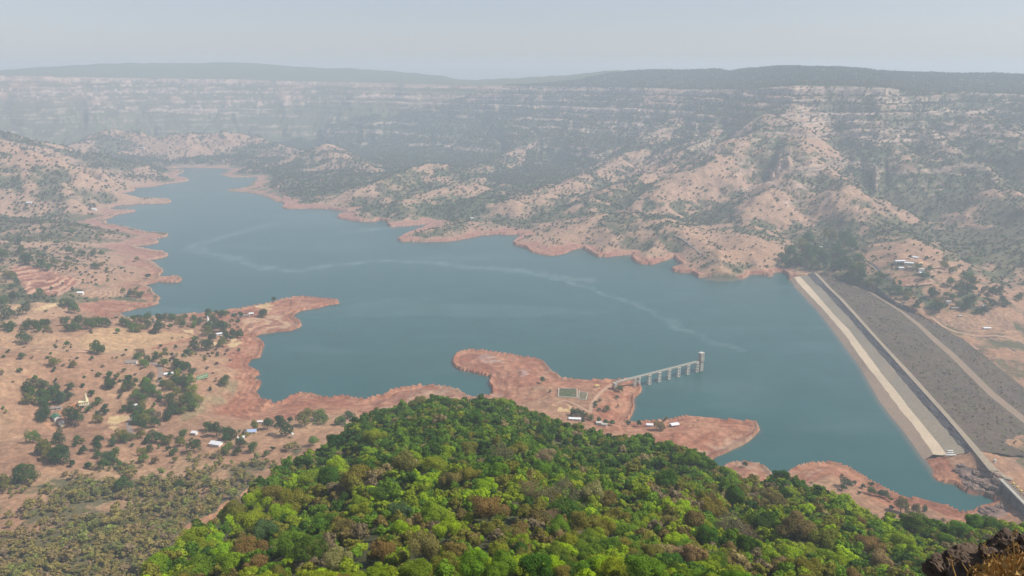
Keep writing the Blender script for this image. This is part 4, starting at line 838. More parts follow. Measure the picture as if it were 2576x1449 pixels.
# ---- valley trees, traced one by one
VT = [(11, q) for q in [(330, 400, 110), (420, 430, 110), (560, 330, 90), (480, 360, 80), (600, 400, 110, 'grey'), (690, 330, 130), (700, 440, 120), (580, 500, 110, 'olive'), (480, 490, 110, 'mid'), (850, 480, 180, 'dark'), (860, 340, 110), (940, 330, 100), (1040, 340, 120), (1090, 330, 90),
 (1180, 370, 140), (1210, 430, 90), (1240, 330, 80), (1370, 370, 110), (1450, 390, 110), (1370, 440, 90, 'mid'), (1590, 270, 120), (1560, 300, 80), (1640, 330, 90), (1700, 260, 60), (1770, 290, 110), (1830, 270, 80), (1700, 420, 160, 'dark'), (1790, 480, 170, 'dark'), (1560, 480, 120, 'dark'), (1640, 470, 110, 'dark'),
 (1570, 540, 130, 'olive'), (1950, 330, 80), (2000, 410, 70), (2050, 310, 80), (2120, 290, 40), (2360, 280, 110), (2040, 580, 120, 'green'), (1920, 580, 110), (1830, 590, 100), (1640, 620, 120, 'dark'), (1380, 650, 80), (1380, 760, 150, 'dark'), (1550, 750, 160, 'dark'), (1780, 700, 140, 'olive'), (1900, 640, 70), (1020, 470, 70),
 (250, 540, 60, 'mid'), (880, 750, 60), (560, 890, 110), (620, 980, 100, 'mid'), (660, 1020, 90, 'mid'), (690, 920, 90), (810, 930, 100), (800, 860, 60), (960, 820, 70), (920, 1000, 110), (1010, 970, 40), (1170, 1050, 200), (1110, 1030, 130), (1250, 1030, 110), (1350, 1120, 110), (1120, 1180, 130, 'lime2'), (1010, 1170, 60, 'dark'),
 (1810, 1260, 140), (430, 1220, 90), (150, 1170, 70), (250, 1190, 70), (160, 1300, 130), (10, 800, 100), (590, 830, 90, 'grey'), (1250, 850, 80), (1310, 840, 70), (1220, 880, 50), (1100, 770, 50), (2510, 75, 50)]]
VT += [(12, q) for q in [(680, 700, 250), (1060, 470, 110), (950, 350, 80), (830, 560, 50), (930, 580, 80), (1160, 560, 80), (1180, 620, 70), (1050, 640, 70), (1060, 720, 110), (1230, 215, 130), (1380, 385, 50), (850, 230, 60), (680, 250, 90), (460, 250, 90), (270, 210, 140), (450, 155, 45), (600, 340, 50), (1080, 75, 60),
 (1240, 85, 70), (1340, 105, 80), (1500, 130, 80), (150, 130, 70), (60, 250, 150), (250, 340, 130), (370, 330, 120), (450, 380, 130), (330, 430, 140), (560, 420, 150), (640, 400, 110), (100, 350, 140), (480, 450, 110), (60, 450, 150), (250, 480, 120), (290, 600, 150), (300, 680, 150), (1500, 240, 160), (1450, 280, 100), (1620, 360, 130, 'mid'),
 (1750, 180, 130, 'mid'), (1820, 130, 130), (1830, 260, 150), (1850, 330, 120), (1700, 400, 140), (1750, 280, 110, 'mid'), (1530, 500, 100, 'dark'), (1440, 580, 90), (1540, 570, 90, 'dark'), (1880, 510, 50), (1700, 540, 150, 'olive'), (1650, 620, 130), (1800, 640, 150, 'mid'), (1640, 720, 150), (1750, 720, 160, 'olive'), (1880, 780, 140), (1700, 820, 130),
 (1600, 750, 100), (1900, 680, 130, 'grey'), (1930, 350, 90, 'mid'), (1980, 420, 80), (2020, 200, 110), (2100, 250, 140, 'olive'), (2200, 180, 150, 'dark'), (2300, 150, 140), (2400, 180, 150, 'mid'), (2200, 320, 140, 'olive'), (2330, 280, 120), (2450, 320, 160, 'lime2'), (2080, 440, 150, 'dark'), (2150, 560, 150, 'dark'), (2280, 470, 140, 'olive'), (2400, 480, 170),
 (2450, 540, 130, 'mid'), (2290, 590, 110, 'mid'), (2100, 660, 150), (2200, 610, 90, 'mid'), (2360, 410, 140), (2500, 420, 130, 'lime2'), (1060, 1020, 140), (1070, 1130, 130), (1060, 1250, 110), (1280, 1050, 110), (1380, 970, 170), (1470, 1000, 120), (1550, 980, 100), (1680, 940, 120, 'olive'), (1780, 1020, 130), (1900, 980, 150), (2000, 1010, 150), (2080, 1030, 130), (2250, 1060, 130, 'olive'), (2310, 930, 120),
 (2450, 1120, 170, 'dark'), (1810, 1140, 100), (1300, 1230, 150), (1180, 1270, 160), (1140, 1380, 150), (1280, 1330, 120), (850, 1170, 110), (770, 1000, 80), (850, 1040, 70), (480, 1270, 230), (440, 1240, 150), (280, 1150, 160), (290, 1250, 120), (120, 1000, 150, 'mid'), (500, 1000, 160), (740, 1080, 70), (700, 1370, 80), (930, 1390, 80),
 (1700, 1200, 110), (1720, 1300, 110, 'mid'), (1370, 1380, 80), (1890, 1320, 90, 'brown'), (2160, 1200, 100), (2190, 1310, 80), (2080, 1150, 60), (1560, 1090, 50), (1950, 1120, 50, 'mid')]]
VT += [(7, q) for q in [(1510, 370, 70), (1570, 400, 90), (1660, 430, 90), (1740, 490, 80), (1840, 370, 60), (1940, 350, 80), (2030, 330, 80), (2070, 390, 110), (2110, 320, 40), (2210, 320, 110), (2320, 290, 90, 'mid'), (2350, 320, 70, 'mid'), (2460, 330, 60, 'mid'), (2520, 290, 60), (1650, 540, 70, 'mid'), (1720, 550, 60), (1840, 520, 70), (1930, 565, 45),
 (1980, 530, 35), (1640, 460, 60), (320, 540, 90), (440, 590, 110), (140, 730, 90), (230, 730, 100), (40, 790, 110), (160, 660, 50), (650, 650, 40), (2270, 480, 70, 'mid'), (900, 800, 90), (1300, 790, 70)]]
VT += [(4, q) for q in [(190, 830, 80), (490, 865, 35), (710, 905, 85), (160, 955, 45), (850, 775, 25, 'mid'), (570, 700, 65, 'dark'), (480, 705, 60), (200, 735, 60), (245, 728, 55), (300, 722, 50), (340, 722, 50), (275, 755, 45), (350, 755, 45), (700, 710, 70), (640, 730, 70), (760, 715, 70), (500, 748, 60), (550, 745, 55), (390, 1000, 60), (535, 1015, 50), (145, 1060, 30), (900, 1055, 25), (720, 1085, 30),
 (670, 970, 25), (850, 960, 20), (480, 570, 70), (530, 578, 55), (540, 620, 65), (190, 615, 70), (60, 650, 80), (30, 560, 70), (100, 530, 60), (130, 420, 45), (60, 370, 60), (90, 372, 50), (90, 450, 40), (290, 505, 55), (375, 462, 25), (455, 435, 20), (945, 500, 50), (985, 502, 50), (1020, 510, 45), (895, 478, 30), (990, 470, 30), (1075, 377, 30), (510, 190, 50), (680, 205, 50), (730, 215, 40), (600, 205, 45),
 (995, 250, 35), (1075, 193, 30), (490, 250, 30), (140, 125, 42), (85, 125, 28), (700, 95, 25), (525, 60, 40), (520, 35, 30), (325, 40, 30), (415, 130, 35), (160, 190, 50), (180, 250, 60), (220, 265, 60), (300, 285, 60), (340, 310, 50), (20, 230, 60), (400, 275, 50), (690, 300, 45), (730, 300, 40), (320, 225, 30), (480, 300, 40), (340, 180, 30), (930, 95, 20), (855, 50, 25), (780, 325, 25), (550, 320, 20), (1980, 545, 30, 'dark'),
 (1935, 555, 12), (80, 740, 60), (40, 735, 45), (1905, 640, 50)]]
VT += [(8, q) for q in [(1485, 35, 40, 'green'), (2040, 95, 50, 'green'), (2025, 158, 25), (1950, 240, 45, 'green'), (1900, 175, 20), (1870, 195, 28), (1870, 215, 28), (1895, 242, 25), (2033, 222, 20), (1700, 265, 50, 'dark'), (1735, 272, 50, 'dark'), (1765, 270, 45, 'dark'), (1800, 290, 45), (1840, 300, 45), (1890, 320, 45), (1940, 335, 45), (1985, 345, 40), (2110, 350, 40), (2185, 350, 40),
 (2330, 365, 70), (2378, 315, 28), (1540, 110, 20), (90, 285, 55), (30, 330, 55), (1775, 330, 30)]]
VT += [(9, q) for q in [(508, 647, 35, 'dark'), (1217, 728, 25), (1250, 775, 75), (1225, 808, 40), (1310, 780, 28), (1345, 850, 25), (1425, 840, 60), (1423, 795, 35), (1370, 800, 35), (1490, 865, 40), (1530, 865, 50), (1570, 900, 30), (1640, 955, 90), (1755, 975, 60), (1810, 965, 45), (1575, 960, 35), (170, 322, 15), (140, 358, 12)]]
VT += [(13, q) for q in [(980, 240, 90), (860, 110, 50), (1115, 130, 50), (1710, 160, 80), (1660, 150, 50), (1370, 150, 80), (1360, 240, 90), (1150, 290, 90), (1590, 240, 60), (1480, 310, 90), (1450, 480, 110, 'green'), (1570, 530, 90), (1700, 420, 130), (1750, 490, 120), (1690, 580, 130), (1640, 360, 80), (1290, 340, 40), (1080, 395, 110, 'green'), (1800, 575, 70), (1950, 590, 80),
 (2060, 610, 120), (2160, 610, 110), (720, 510, 70), (700, 600, 110), (840, 600, 80), (830, 650, 110), (1190, 650, 130, 'dark'), (1250, 640, 80), (1400, 660, 80), (1480, 680, 90), (820, 740, 65, 'green'), (1000, 770, 90), (950, 830, 80), (1090, 870, 110, 'green'), (1190, 820, 90, 'mid'), (1160, 900, 100, 'lime2'), (1250, 780, 130), (1300, 850, 140), (1340, 910, 120),
 (1550, 790, 80), (1720, 770, 150, 'dark'), (1990, 730, 70), (2040, 810, 130), (2200, 750, 100), (2260, 790, 80), (1950, 890, 90), (1850, 900, 80), (1740, 910, 110), (1600, 920, 100), (1490, 920, 90), (1680, 840, 100), (2120, 980, 190, 'dark'), (2340, 1090, 150, 'dark'), (2310, 1180, 60), (2420, 860, 120), (2490, 900, 110), (2440, 700, 100), (1620, 1060, 70), (1680, 1070, 70),
 (1800, 1040, 60), (1780, 1140, 50), (440, 380, 110), (490, 400, 80), (270, 500, 110), (400, 470, 110), (180, 380, 120), (60, 300, 140), (100, 440, 120), (160, 250, 110), (2060, 320, 30)]]
VT += [(6, q) for q in [(840, 200, 80), (930, 180, 100), (980, 110, 90), (880, 260, 80), (960, 240, 90), (1010, 290, 70), (1060, 210, 80), (1100, 280, 90), (1170, 300, 80), (1230, 270, 80), (1290, 330, 70), (1330, 260, 80), (1350, 340, 60), (1250, 380, 60), (790, 240, 60), (810, 280, 60), (1180, 180, 80), (1240, 100, 90), (920, 130, 70), (1130, 90, 90), (1280, 160, 80), (1210, 210, 70), (980, 200, 80), (1760, 1110 - 1000, 1)][:-1]]
SCL = {11: .1736, 12: .1736, 13: .17363, 4: .3472, 7: .3472, 8: .3472, 9: .3472, 6: .3472}
L_ = []
for k, q in VT:
    px, py = K(k, [(q[0], q[1])])[0]; wpx = q[2] * SCL[k]; x, y, z = gnd(px, py + .40 * wpx)
    if z < .3: continue
    if k not in (8,) and look(FGM, x, y) > 2 and math.hypot(x, y) < 680: continue
    sl = math.hypot(math.hypot(x, y), CAMH - z); tn = q[3] if len(q) > 3 else random.choice(['green', 'dark', 'green', 'bluegreen', 'olive', 'dark'])
    L_.append((wpx, x, y, z, wpx * sl / F / 2 * 1.24, tn))
L_.sort(key=lambda a: -a[0]); print('valley trees', len(L_))
TV = [place_tree('valley_tree', 'tree', a[1], a[2], a[3] - .2, a[4], a[5], random.choice(MID), 'trees scattered round the lake', random.uniform(.95, 1.2), 1.08) for a in L_[:300]]
label_trees(TV, [(523, 805, 'the white spired temple'), (212, 1010, 'the cream spired temple'), (143, 1049, 'the green roofed house'), (425, 941, 'the white tarpaulin shed'), (330, 911, 'the thatched farmhouse'), (544, 1118, 'the long white roof'), (630, 1088, 'the blue roofed house'),
    (1502, 973, 'the yellow pump hut'), (1446, 1054, 'the pale green shed'), (2320, 688, 'the green village house'), (2385, 761, 'the low village house'), (2480, 826, 'the white farm sheds'), (2040, 690, 'the dam far end'), (203, 736, 'the small white shrine'), (1696, 1068, 'the open spit shed'), (2150, 1235, 'the near red knoll'),
    (2415, 796, 'the cream village hut'), (736, 1098, 'the water tank on legs'), (2286, 660, 'the long village roofs'), (338, 1021, 'the grove hut'), (300, 1160, 'the red field terraces'), (512, 951, 'the pale green netting'), (60, 640, 'the left tan slope'), (100, 760, 'the left track bend'), (640, 765, 'the headland fields')], 'valley tree')
# smaller ones and natural scrub
TINT = TV0
A_S = [crown_arrays(seed=300 + i, nleaf=170, leaf=.36, lobes=[6, 8, 5, 7][i], flat=.75, tri=True) for i in range(4)]
A_T = [crown_arrays(seed=320 + i, nleaf=30, leaf=.85, lobes=5, flat=.7, tri=True, rough=.3) for i in range(4)]
fz_ = FS; okf = RNG.uniform(0, 1, len(FS)) < .35 + .65 * (fbm(FS[:, 0] / 40, FS[:, 1] / 40, 3, 931) > .05); FS = FS[okf]
gx, gy = np.meshgrid(np.arange(-900, 500, 4.6), np.arange(200, 1250, 4.6)); gx = (gx + RNG.uniform(-2.6, 2.6, gx.shape)).ravel(); gy = (gy + RNG.uniform(-2.6, 2.6, gy.shape)).ravel(); gz = hz(gx, gy); gr = np.hypot(gx, gy)
vd = look(VEGD, gx, gy); s1 = look(sd, gx, gy); f1 = look(FGM, gx, gy); b1 = look(R - Rs, gx, gy); qx, qy = proj(gx, gy, gz)
ok = (gz > 5) & (s1 > 8) & ((f1 < 1) | (b1 > 6)) & (qx > -400) & (qx < 2700) & (qy < 1650) & (RNG.uniform(0, 1, len(gx)) < np.clip(vd * 1.02 - .42 * sst(.0, .35, fbm(gx / 38, gy / 38, 3, 941)) - .1, 0, .93)) & (look(PATCH, gx, gy) < .3) & (look(SCAR, gx, gy) < .3)
gx, gy, gz, vd, gr, qy, qx = [a[ok] for a in (gx, gy, gz, vd, gr, qy, qx)]
zn = fbm(gx / 70, gy / 70, 3, 701); pal = np.array([TINT['green'], TINT['olive'], TINT['brown'], TINT['dark'], TINT['grey'], TINT['mid'], TINT['brown']]); ch = RNG.integers(0, 7, len(gx)); dry = RNG.uniform(-.25, .35, len(gx)) < zn + .10 * (qy > 1280)
ch = np.where(dry, np.array([1, 2, 4, 1])[RNG.integers(0, 4, len(gx))], np.array([0, 3, 5, 1, 1])[RNG.integers(0, 5, len(gx))]); tc = pal[ch] * 1.0 * RNG.uniform(.8, 1.25, (len(gx), 1)); olv = np.array([.27, .20, .085]); mz = (.42 * (qy > 1120) + .1)[:, None]; tc = (tc * (1 - mz) + olv * mz) * 1.25
rd = RNG.uniform(1.7, 3.9, len(gx)) * (1 + .6 * (RNG.uniform(0, 1, len(gx)) > .88))
gx = np.r_[gx, FS[:, 0]]; gy = np.r_[gy, FS[:, 1]]; gz = np.r_[gz, FS[:, 2] + .3]; rd = np.r_[rd, RNG.uniform(.5, 1.5, len(FS))]; tc = np.r_[tc, pal[np.array([4, 1, 2, 4, 0])[RNG.integers(0, 5, len(FS))]] * RNG.uniform(.4, .9, (len(FS), 1))]
merged('scrub', M['leafs'], gx, gy, gz - .5, rd, tc, A_S, label='dry scrub on the left slope and dam face', cat='scrub')
# far scrub
nsmp = 210000; rr = np.sqrt(RNG.uniform(1150 ** 2, 5400 ** 2, nsmp)); aa = RNG.uniform(-.66, .66, nsmp); fx, fy = rr * np.sin(aa), rr * np.cos(aa); fz = hz(fx, fy); vd = look(VEGD, fx, fy)
ok = (fz > 6) & (look(sd, fx, fy) > 12) & (RNG.uniform(0, 1, nsmp) < .07 + .72 * vd) & ~look(DAMM, fx, fy) & (look(PATCH, fx, fy) < .3)
fx, fy, fz, vd, rr = [a[ok] for a in (fx, fy, fz, vd, rr)]; ch = np.array([0, 3, 0, 1, 4, 4])[RNG.integers(0, 6, len(fx))]; tc = pal[ch] * .72 * RNG.uniform(.8, 1.2, (len(fx), 1)); tc = np.where((fz > 425)[:, None], np.array([.055, .11, .05]), tc); rd = RNG.uniform(2.0, 4.6, len(fx)) * np.clip(rr / 2800, .75, 1.35)
merged('hillside_scrub', M['leafs'], fx, fy, fz - .8, rd, tc, A_T, label='scattered trees and scrub on the far hills', cat='scrub')
sm = [a for a in L_[300:]]
if sm:
    merged('bushes', M['leafs'], [a[1] for a in sm], [a[2] for a in sm], [a[3] - .2 for a in sm], [a[4] for a in sm], [tuple(v * .8 for v in TINT[a[5]]) for a in sm], A_S, label='small bushes dotted round the lake', cat='bushes')
print('trees', round(time.time() - T0, 1))
# ------------------------------------------------------------------ buildings, bridge, roads, rocks
def at_ground(px, py, dz=0):
    x, y, z = gnd(px, py); return x, y, z + dz
def mxscale(px, py):
    x, y, z = gnd(px, py); return math.hypot(math.hypot(x, y), CAMH - z) / F
def windows(par, w, d, zs, n, side=-1, mat=None, ww=1.0, wh=1.2, fr=None):
    for i in range(n):
        x = -w / 2 + w * (i + .5) / n; y = side * d / 2
        o = MB().box(x - ww / 2, x + ww / 2, min(y, y + side * .06), max(y, y + side * .06), zs, zs + wh).build('window', mat or M['opening'], par)
        MB().box(x - ww / 2 - .15, x + ww / 2 + .15, min(y, y + side * .16), max(y, y + side * .16), zs - .18, zs - .03).build('sill', M['pale'], par)
def house(px, py, w, d, hh, rise, rz, wall, roof, label, cat='house', name='house', group=None, nwin=3, flat=False, door=True, dz=0):
    x, y, z = at_ground(px, py, dz); e = empty(name, (x, y, z), rz, label, cat, group)
    mb = MB().box(-w / 2, w / 2, -d / 2, d / 2, -2.0, hh)
    if not flat:
        b0 = len(mb.v)
        for sx in (-w / 2, w / 2): mb.v += [(sx, -d / 2, hh), (sx, d / 2, hh), (sx, 0, hh + rise)]
        mb.f += [(b0, b0 + 1, b0 + 2), (b0 + 3, b0 + 5, b0 + 4)]
    mb.build('wall', wall, e)
    if flat: MB().box(-w / 2 - .5, w / 2 + .5, -d / 2 - .5, d / 2 + .5, hh + .01, hh + .35).build('roof', roof, e)
    else: MB().gable(-w / 2, w / 2, -d / 2, d / 2, hh + .02, hh + rise + .05, .7, .16).build('roof', roof, e)
    if door:
        MB().box(-.55, .55, -d / 2 - .07, -d / 2, .0, 2.1).build('door', M['opening'], e)
        for i in range(nwin):
            xx = -w / 2 + w * (i + .5) / nwin
            if abs(xx) < 1.2: continue
            MB().box(xx - .5, xx + .5, -d / 2 - .06, -d / 2, 1.0, 2.2).build('window', M['opening'], e)
    return e
def temple(px, py, s, hall, hh, sp_h, wall, label, rz, spx=.5, nwin=4, sp_r=1.9):
    x, y, z = at_ground(px, py); e = empty('temple', (x, y, z), rz, label, 'temple')
    w, d = hall
    MB().box(-w / 2 - .6, w / 2 + .6, -d / 2 - .6, d / 2 + .6, -2, .5).build('plinth', M['pale'], e)
    MB().box(-w / 2, w / 2, -d / 2, d / 2, .5, hh).build('wall', wall, e)
    r_ = MB().box(-w / 2 - .4, w / 2 + .4, -d / 2 - .4, d / 2 + .4, hh + .01, hh + .4); r_.build('roof', wall, e)
    MB().box(-w / 2 - 1.6, -w / 2 - .01, -d / 2 + .6, d / 2 - .6, hh - .6, hh - .3).build('porch_roof', M['tile'], e)
    for sy in (-1, 1): MB().lathe([(.16, -.5), (.16, hh - .6)], 8, (-w / 2 - 1.4, sy * (d / 2 - .8))).build('porch_post', wall, e)
    for i in range(nwin):
        xx = -w / 2 + w * (i + .5) / nwin; MB().box(xx - .45, xx + .45, -d / 2 - .06, -d / 2, 1.5, 2.8).build('window', M['opening'], e)
    cx = w / 2 * spx; b = hh + .4; q = sp_r
    prof = [(q, b), (q * 1.06, b + .5), (q, b + .9), (q * .97, b + sp_h * .25), (q * .84, b + sp_h * .42), (q * .62, b + sp_h * .60), (q * .40, b + sp_h * .74), (q * .24, b + sp_h * .82), (q * .34, b + sp_h * .84), (q * .34, b + sp_h * .87), (q * .14, b + sp_h * .9), (q * .2, b + sp_h * .94), (q * .04, b + sp_h)]
    t = MB().lathe(prof, 8, (cx, 0), PI / 8).build('spire', wall, e)
    for k in range(4):
        a = k * PI / 2; px_, py_ = cx + q * .98 * math.cos(a), q * .98 * math.sin(a)
        MB().lathe([(q * .3, b), (q * .26, b + sp_h * .22), (q * .12, b + sp_h * .34), (.03, b + sp_h * .4)], 6, (px_, py_)).build('turret', wall, e)
    return e
temple(211, 1017, 1, (11, 6.5), 4.0, 11.5, M['cream'], 'cream temple with tapering spire standing on bare orange ground', .42, .62)
temple(527, 818, 1, (9, 7), 4.6, 13.5, M['white'], 'white temple with tall pointed spire among dark trees', -.25, -.5, 3, 2.4)
temple(388, 812, 1, (5, 5), 3.0, 9.0, M['thatch'], 'small weathered brown temple in the tree belt by the far shore', .1, 0, 2, 1.5)
temple(474.5, 822, 1, (6, 5), 3.4, 4.0, M['tile'], 'little red roofed shrine on bare ground before the tree belt', -.2, 0, 2, 1.9)
house(142, 1053, 12, 8, 3.4, 2.4, -.75, M['white'], M['green_roof'], 'house with green gabled roof beside a large dark tree')
house(152, 1062, 8, 6, 3.0, 1.4, -.75, M['white'], M['tile'], 'pink tiled house touching the green roofed house')
house(140, 1030, 14, 5, 2.8, 1.2, .35, M['pale'], M['thatch'], 'long grey roofed shed behind the green roofed house', 'shed', 'shed')
house(156, 1072, 5, 4, 2.6, .6, -.7, M['cream'], M['pale'], 'tiny cream outhouse at the foot of the pink tiled house', 'shed', 'shed', nwin=1)
house(544.4, 1120, 13, 8, 3.2, 1.8, -.30, M['white'], M['tin'], 'white walled house with long white tin roof among trees')
house(630, 1090, 14, 7, 3.4, 1.8, .18, M['cream'], M['tinblue'], 'cream house with pale blue tin roof')
house(607, 1105, 7, 5, 3.0, 1.2, .3, M['white'], M['tin'], 'small white house below the blue roofed house')
house(490, 1093, 6, 5, 3.4, 1.0, -.2, M['white'], M['tin'], 'small white house half hidden by trees left of the long white roof')
house(655, 1064, 6, 3.5, 2.6, .8, .0, M['pale'], M['tin'], 'lone white shed on the grassy flat near the shore', 'shed', 'shed', nwin=1)
house(330, 914, 15, 9, 2.8, 2.2, .25, M['white'], M['thatch'], 'grey thatched farmhouse on the bare tan hill')
house(425, 943, 12, 7, 2.6, 1.2, .35, M['pale'], M['tin'], 'white sheeted shed beside the curving road', 'shed', 'shed')
house(338.5, 1023, 6, 4, 2.8, 1.0, .3, M['white'], M['tin'], 'small white hut squeezed between two grove trees', 'hut', 'hut', nwin=1)
house(203, 739, 11, 7, 3.2, 1.8, .1, M['white'], M['white'], 'small white shrine on the red terraced slope', 'shrine', 'shrine')
house(236, 529, 16, 9, 4.0, 2.5, .1, M['white'], M['tin'], 'distant white house on a far left spit')
house(74, 512, 18, 8, 3.5, 2.5, .0, M['pale'], M['tin'], 'pale shed by the far green creek at left', 'shed', 'shed')
house(552, 843, 9, 6, 3.2, 1.2, .5, M['white'], M['tin'], 'white tin roofed house beside the dark headland trees')
for i, (cx, cy, w_, l_) in enumerate([(1745, 668, 9, 'grey roofed house, leftmost of the headland hamlet'), (1790, 662, 10, 'grey roofed house in the middle of the headland hamlet'), (1822, 650, 8, 'white roofed house, rightmost of the headland hamlet')]):
    px, py = K(4, [(cx, cy)])[0]; house(px, py, w_, 6, 3, 1.3, .2, M['pale'], M['thatch'] if i < 2 else M['tin'], l_, group='houses of the headland hamlet')
house(1502, 975, 5.5, 4.5, 3.6, .4, .35, M['cream'], M['yellow'], 'small yellow pump hut on the red headland by the footbridge', 'hut', 'pump_hut', nwin=2, flat=True)
house(1446, 1056, 15, 5, 2.4, .9, -.12, M['pale'], M['green_roof'] if False else M['tin'], 'long pale shed behind the wood below the fenced garden', 'shed', 'shed')
house(1507, 1068, 7, 5, 3.4, .4, -.2, M['white'], M['pale'], 'white flat roofed house left of its twin behind the wood', flat=True)
house(1520, 1071, 7, 5, 3.0, .4, -.2, M['white'], M['pale'], 'white flat roofed house right of its twin behind the wood', flat=True)
house(1634, 1072, 8, 5, 2.8, .9, -.1, M['white'], M['tin'], 'low white house at the root of the small red spit')
# open shed with a sloping white roof on the spit
x, y, z = at_ground(1696, 1072); e = empty('open_shed', (x, y, z), .35, 'open shed with sloping white roof on bare spit', 'shed')
MB().gable(-5.5, 5.5, -3.6, 3.6, 3.2, 4.4, .5, .15).build('roof', M['tin'], e)
for sx in (-5, 0, 5):
    for sy in (-3.3, 3.3): MB().lathe([(.12, -1), (.12, 3.1)], 6, (sx, sy)).build('post', M['pale'], e)
MB().box(-5.2, -.5, -1, 3.3, -1, 2.0).build('store_room', M['tan_stone'], e)
# right bank village
RV = [(2300.6, 650, 13, 7, 3.4, M['white'], M['tin'], 'white house standing alone, highest of the right bank village'), (2263, 659, 22, 7, 3, M['pale'], M['tin'], 'long pale roofed house at the village upper left'), (2286, 664, 17, 7, 3, M['pale'], M['tin'], 'long pale roofed house nearest the yellow field'),
      (2266, 676, 9, 6, 3, M['white'], M['tin'], 'small white house below the long pale roofs'), (2317, 682, 11, 8, 5.2, M['white'], M['pale'], 'two storey white house above the pale green one'), (2320.6, 691, 12, 8, 4.6, M['pale'], M['tin'], 'pale green tinted house above the big red field'),
      (2385.7, 762, 9, 6, 3.8, M['white'], M['pale'], 'low white village house between dark round trees'), (2457.8, 772, 11, 6, 2.8, M['pale'], M['tile'], 'long low pink house right of the tree belt'), (2476, 772, 7, 5, 2.8, M['white'], M['tin'], 'small white house beside the long low pink house'),
      (2415, 797, 6, 4, 2.8, M['cream'], M['pale'], 'cream village hut just below the tree belt'), (2482, 827, 13, 5, 2.2, M['pale'], M['tin'], 'low white farm shed among the curved terraces'), (2401, 777, 14, 6, 2.6, M['tan_stone'], M['thatch'], 'grey roofed house inside the tree belt'),
      (2065, 624, 8, 6, 4.2, M['white'], M['pale'], 'small white house in the grove beyond the dam'), (1187.5, 551, 10, 7, 4, M['white'], M['tin'], 'lone white house on the far shore'), (357.6, 374, 22, 12, 6, M['white'], M['tin'], 'tiny white house on the farthest shore hills'), (2440, 775, 8, 5, 2.8, M['pale'], M['tile'], 'red roofed house behind the tree belt middle'),
      (2287, 675, 10, 6, 3, M['tan_stone'], M['thatch'], 'brown house below the long pale roofs')]
for px, py, w_, d_, h_, wl, rf, lb in RV: house(px, py, w_, d_, h_, 1.3, random.uniform(-.35, .25), wl, rf, lb, group='houses of the right bank village' if px > 2200 else None, flat=rf is M['pale'])
# water tank on legs, garden fences, booth
x, y, z = at_ground(736, 1101); e = empty('water_tank', (x, y, z), .2, 'white water tank on four legs on bare ground', 'water tank')
for sx in (-1.3, 1.3):
    for sy in (-1.3, 1.3): MB().box(sx - .15, sx + .15, sy - .15, sy + .15, -1, 4.2).build('leg', M['pale'], e)
MB().box(-1.8, 1.8, -1.8, 1.8, 4.21, 4.45).build('platform', M['pale'], e); MB().lathe([(1.3, 4.46), (1.35, 6.0), (.5, 6.5)], 14).build('tank', M['white'], e)
x, y, z = at_ground(2502, 1163); e = empty('gate_booth', (x, y, z), .3, 'narrow white booth beside the dam crest road', 'booth')
MB().box(-1, 1, -1, 1, -1, 3.2).build('wall', M['white'], e); MB().lathe([(1.25, 3.21), (1.1, 3.7), (.2, 4.3)], 10).build('roof', M['white'], e); MB().box(-.4, .4, -1.06, -1, 1.2, 2.2).build('window', M['opening'], e)
def garden(P, label, mat_f, bed, nrow, zoff=.15):
    pts = [at_ground(*p) for p in P]; cx = sum(p[0] for p in pts) / len(pts); cy = sum(p[1] for p in pts) / len(pts); cz = max(p[2] for p in pts) + zoff
    e = empty('fenced_garden', (cx, cy, cz), 0, label, 'garden'); L = [(p[0] - cx, p[1] - cy) for p in pts]
    mb = MB(); b = 0; mb.v = [(a, b_, -1.5) for a, b_ in L] + [(a, b_, .1) for a, b_ in L]; n = len(L); mb.f = [tuple(range(n, 2 * n))] + [(i, (i + 1) % n, n + (i + 1) % n, n + i) for i in range(n)]
    mb.build('soil_bed', bed, e)
    for i in range(n):
        a, b_ = L[i], L[(i + 1) % n]; MB().tube([(a[0], a[1], .3), (b_[0], b_[1], .3)], .45, 4).build('border', mat_f, e)
    for k in range(nrow):
        t = (k + .5) / nrow; a = (L[0][0] * (1 - t) + L[1][0] * t, L[0][1] * (1 - t) + L[1][1] * t); b_ = (L[3][0] * (1 - t) + L[2][0] * t, L[3][1] * (1 - t) + L[2][1] * t)
        mb = MB(); m_ = 9
        pp = [(a[0] + (b_[0] - a[0]) * (.06 + .88 * j / m_), a[1] + (b_[1] - a[1]) * (.06 + .88 * j / m_), .25 + random.uniform(0, .3)) for j in range(m_ + 1)]
        mb.tube(pp, [random.uniform(.35, .75) for _ in pp], 5); mb.build('crop_row', M['crop'], e)
M['crop'] = simple('garden crop rows', (.13, .17, .08), 1.2, .6, 1.3); M['bed'] = simple('dark garden soil', (.33, .23, .15), .6, .7, 1.2); M['net'] = simple('pale green netting', (.36, .42, .24), .5, .8, 1.1); M['green_net'] = simple('green netting', (.06, .26, .14), .5, .8, 1.1)
garden(K(8, [(1597, 152), (1602, 100), (1688, 93), (1735, 112), (1738, 155)])[:1] + K(8, [(1602, 100), (1735, 104), (1738, 157)]), 'white edged vegetable garden with green rows on the red headland', M['pale'], M['bed'], 12)
garden(K(8, [(1748, 170), (1752, 116), (1812, 126), (1800, 176)]), 'smaller brown garden bed right of the white edged garden', M['pale'], M['bed'], 6)
garden(K(4, [(1430, 1125), (1428, 1100), (1505, 1090), (1512, 1118)]), 'pale green netted seedbed at the grove corner near the red shore', M['green_net'], M['net'], 2)
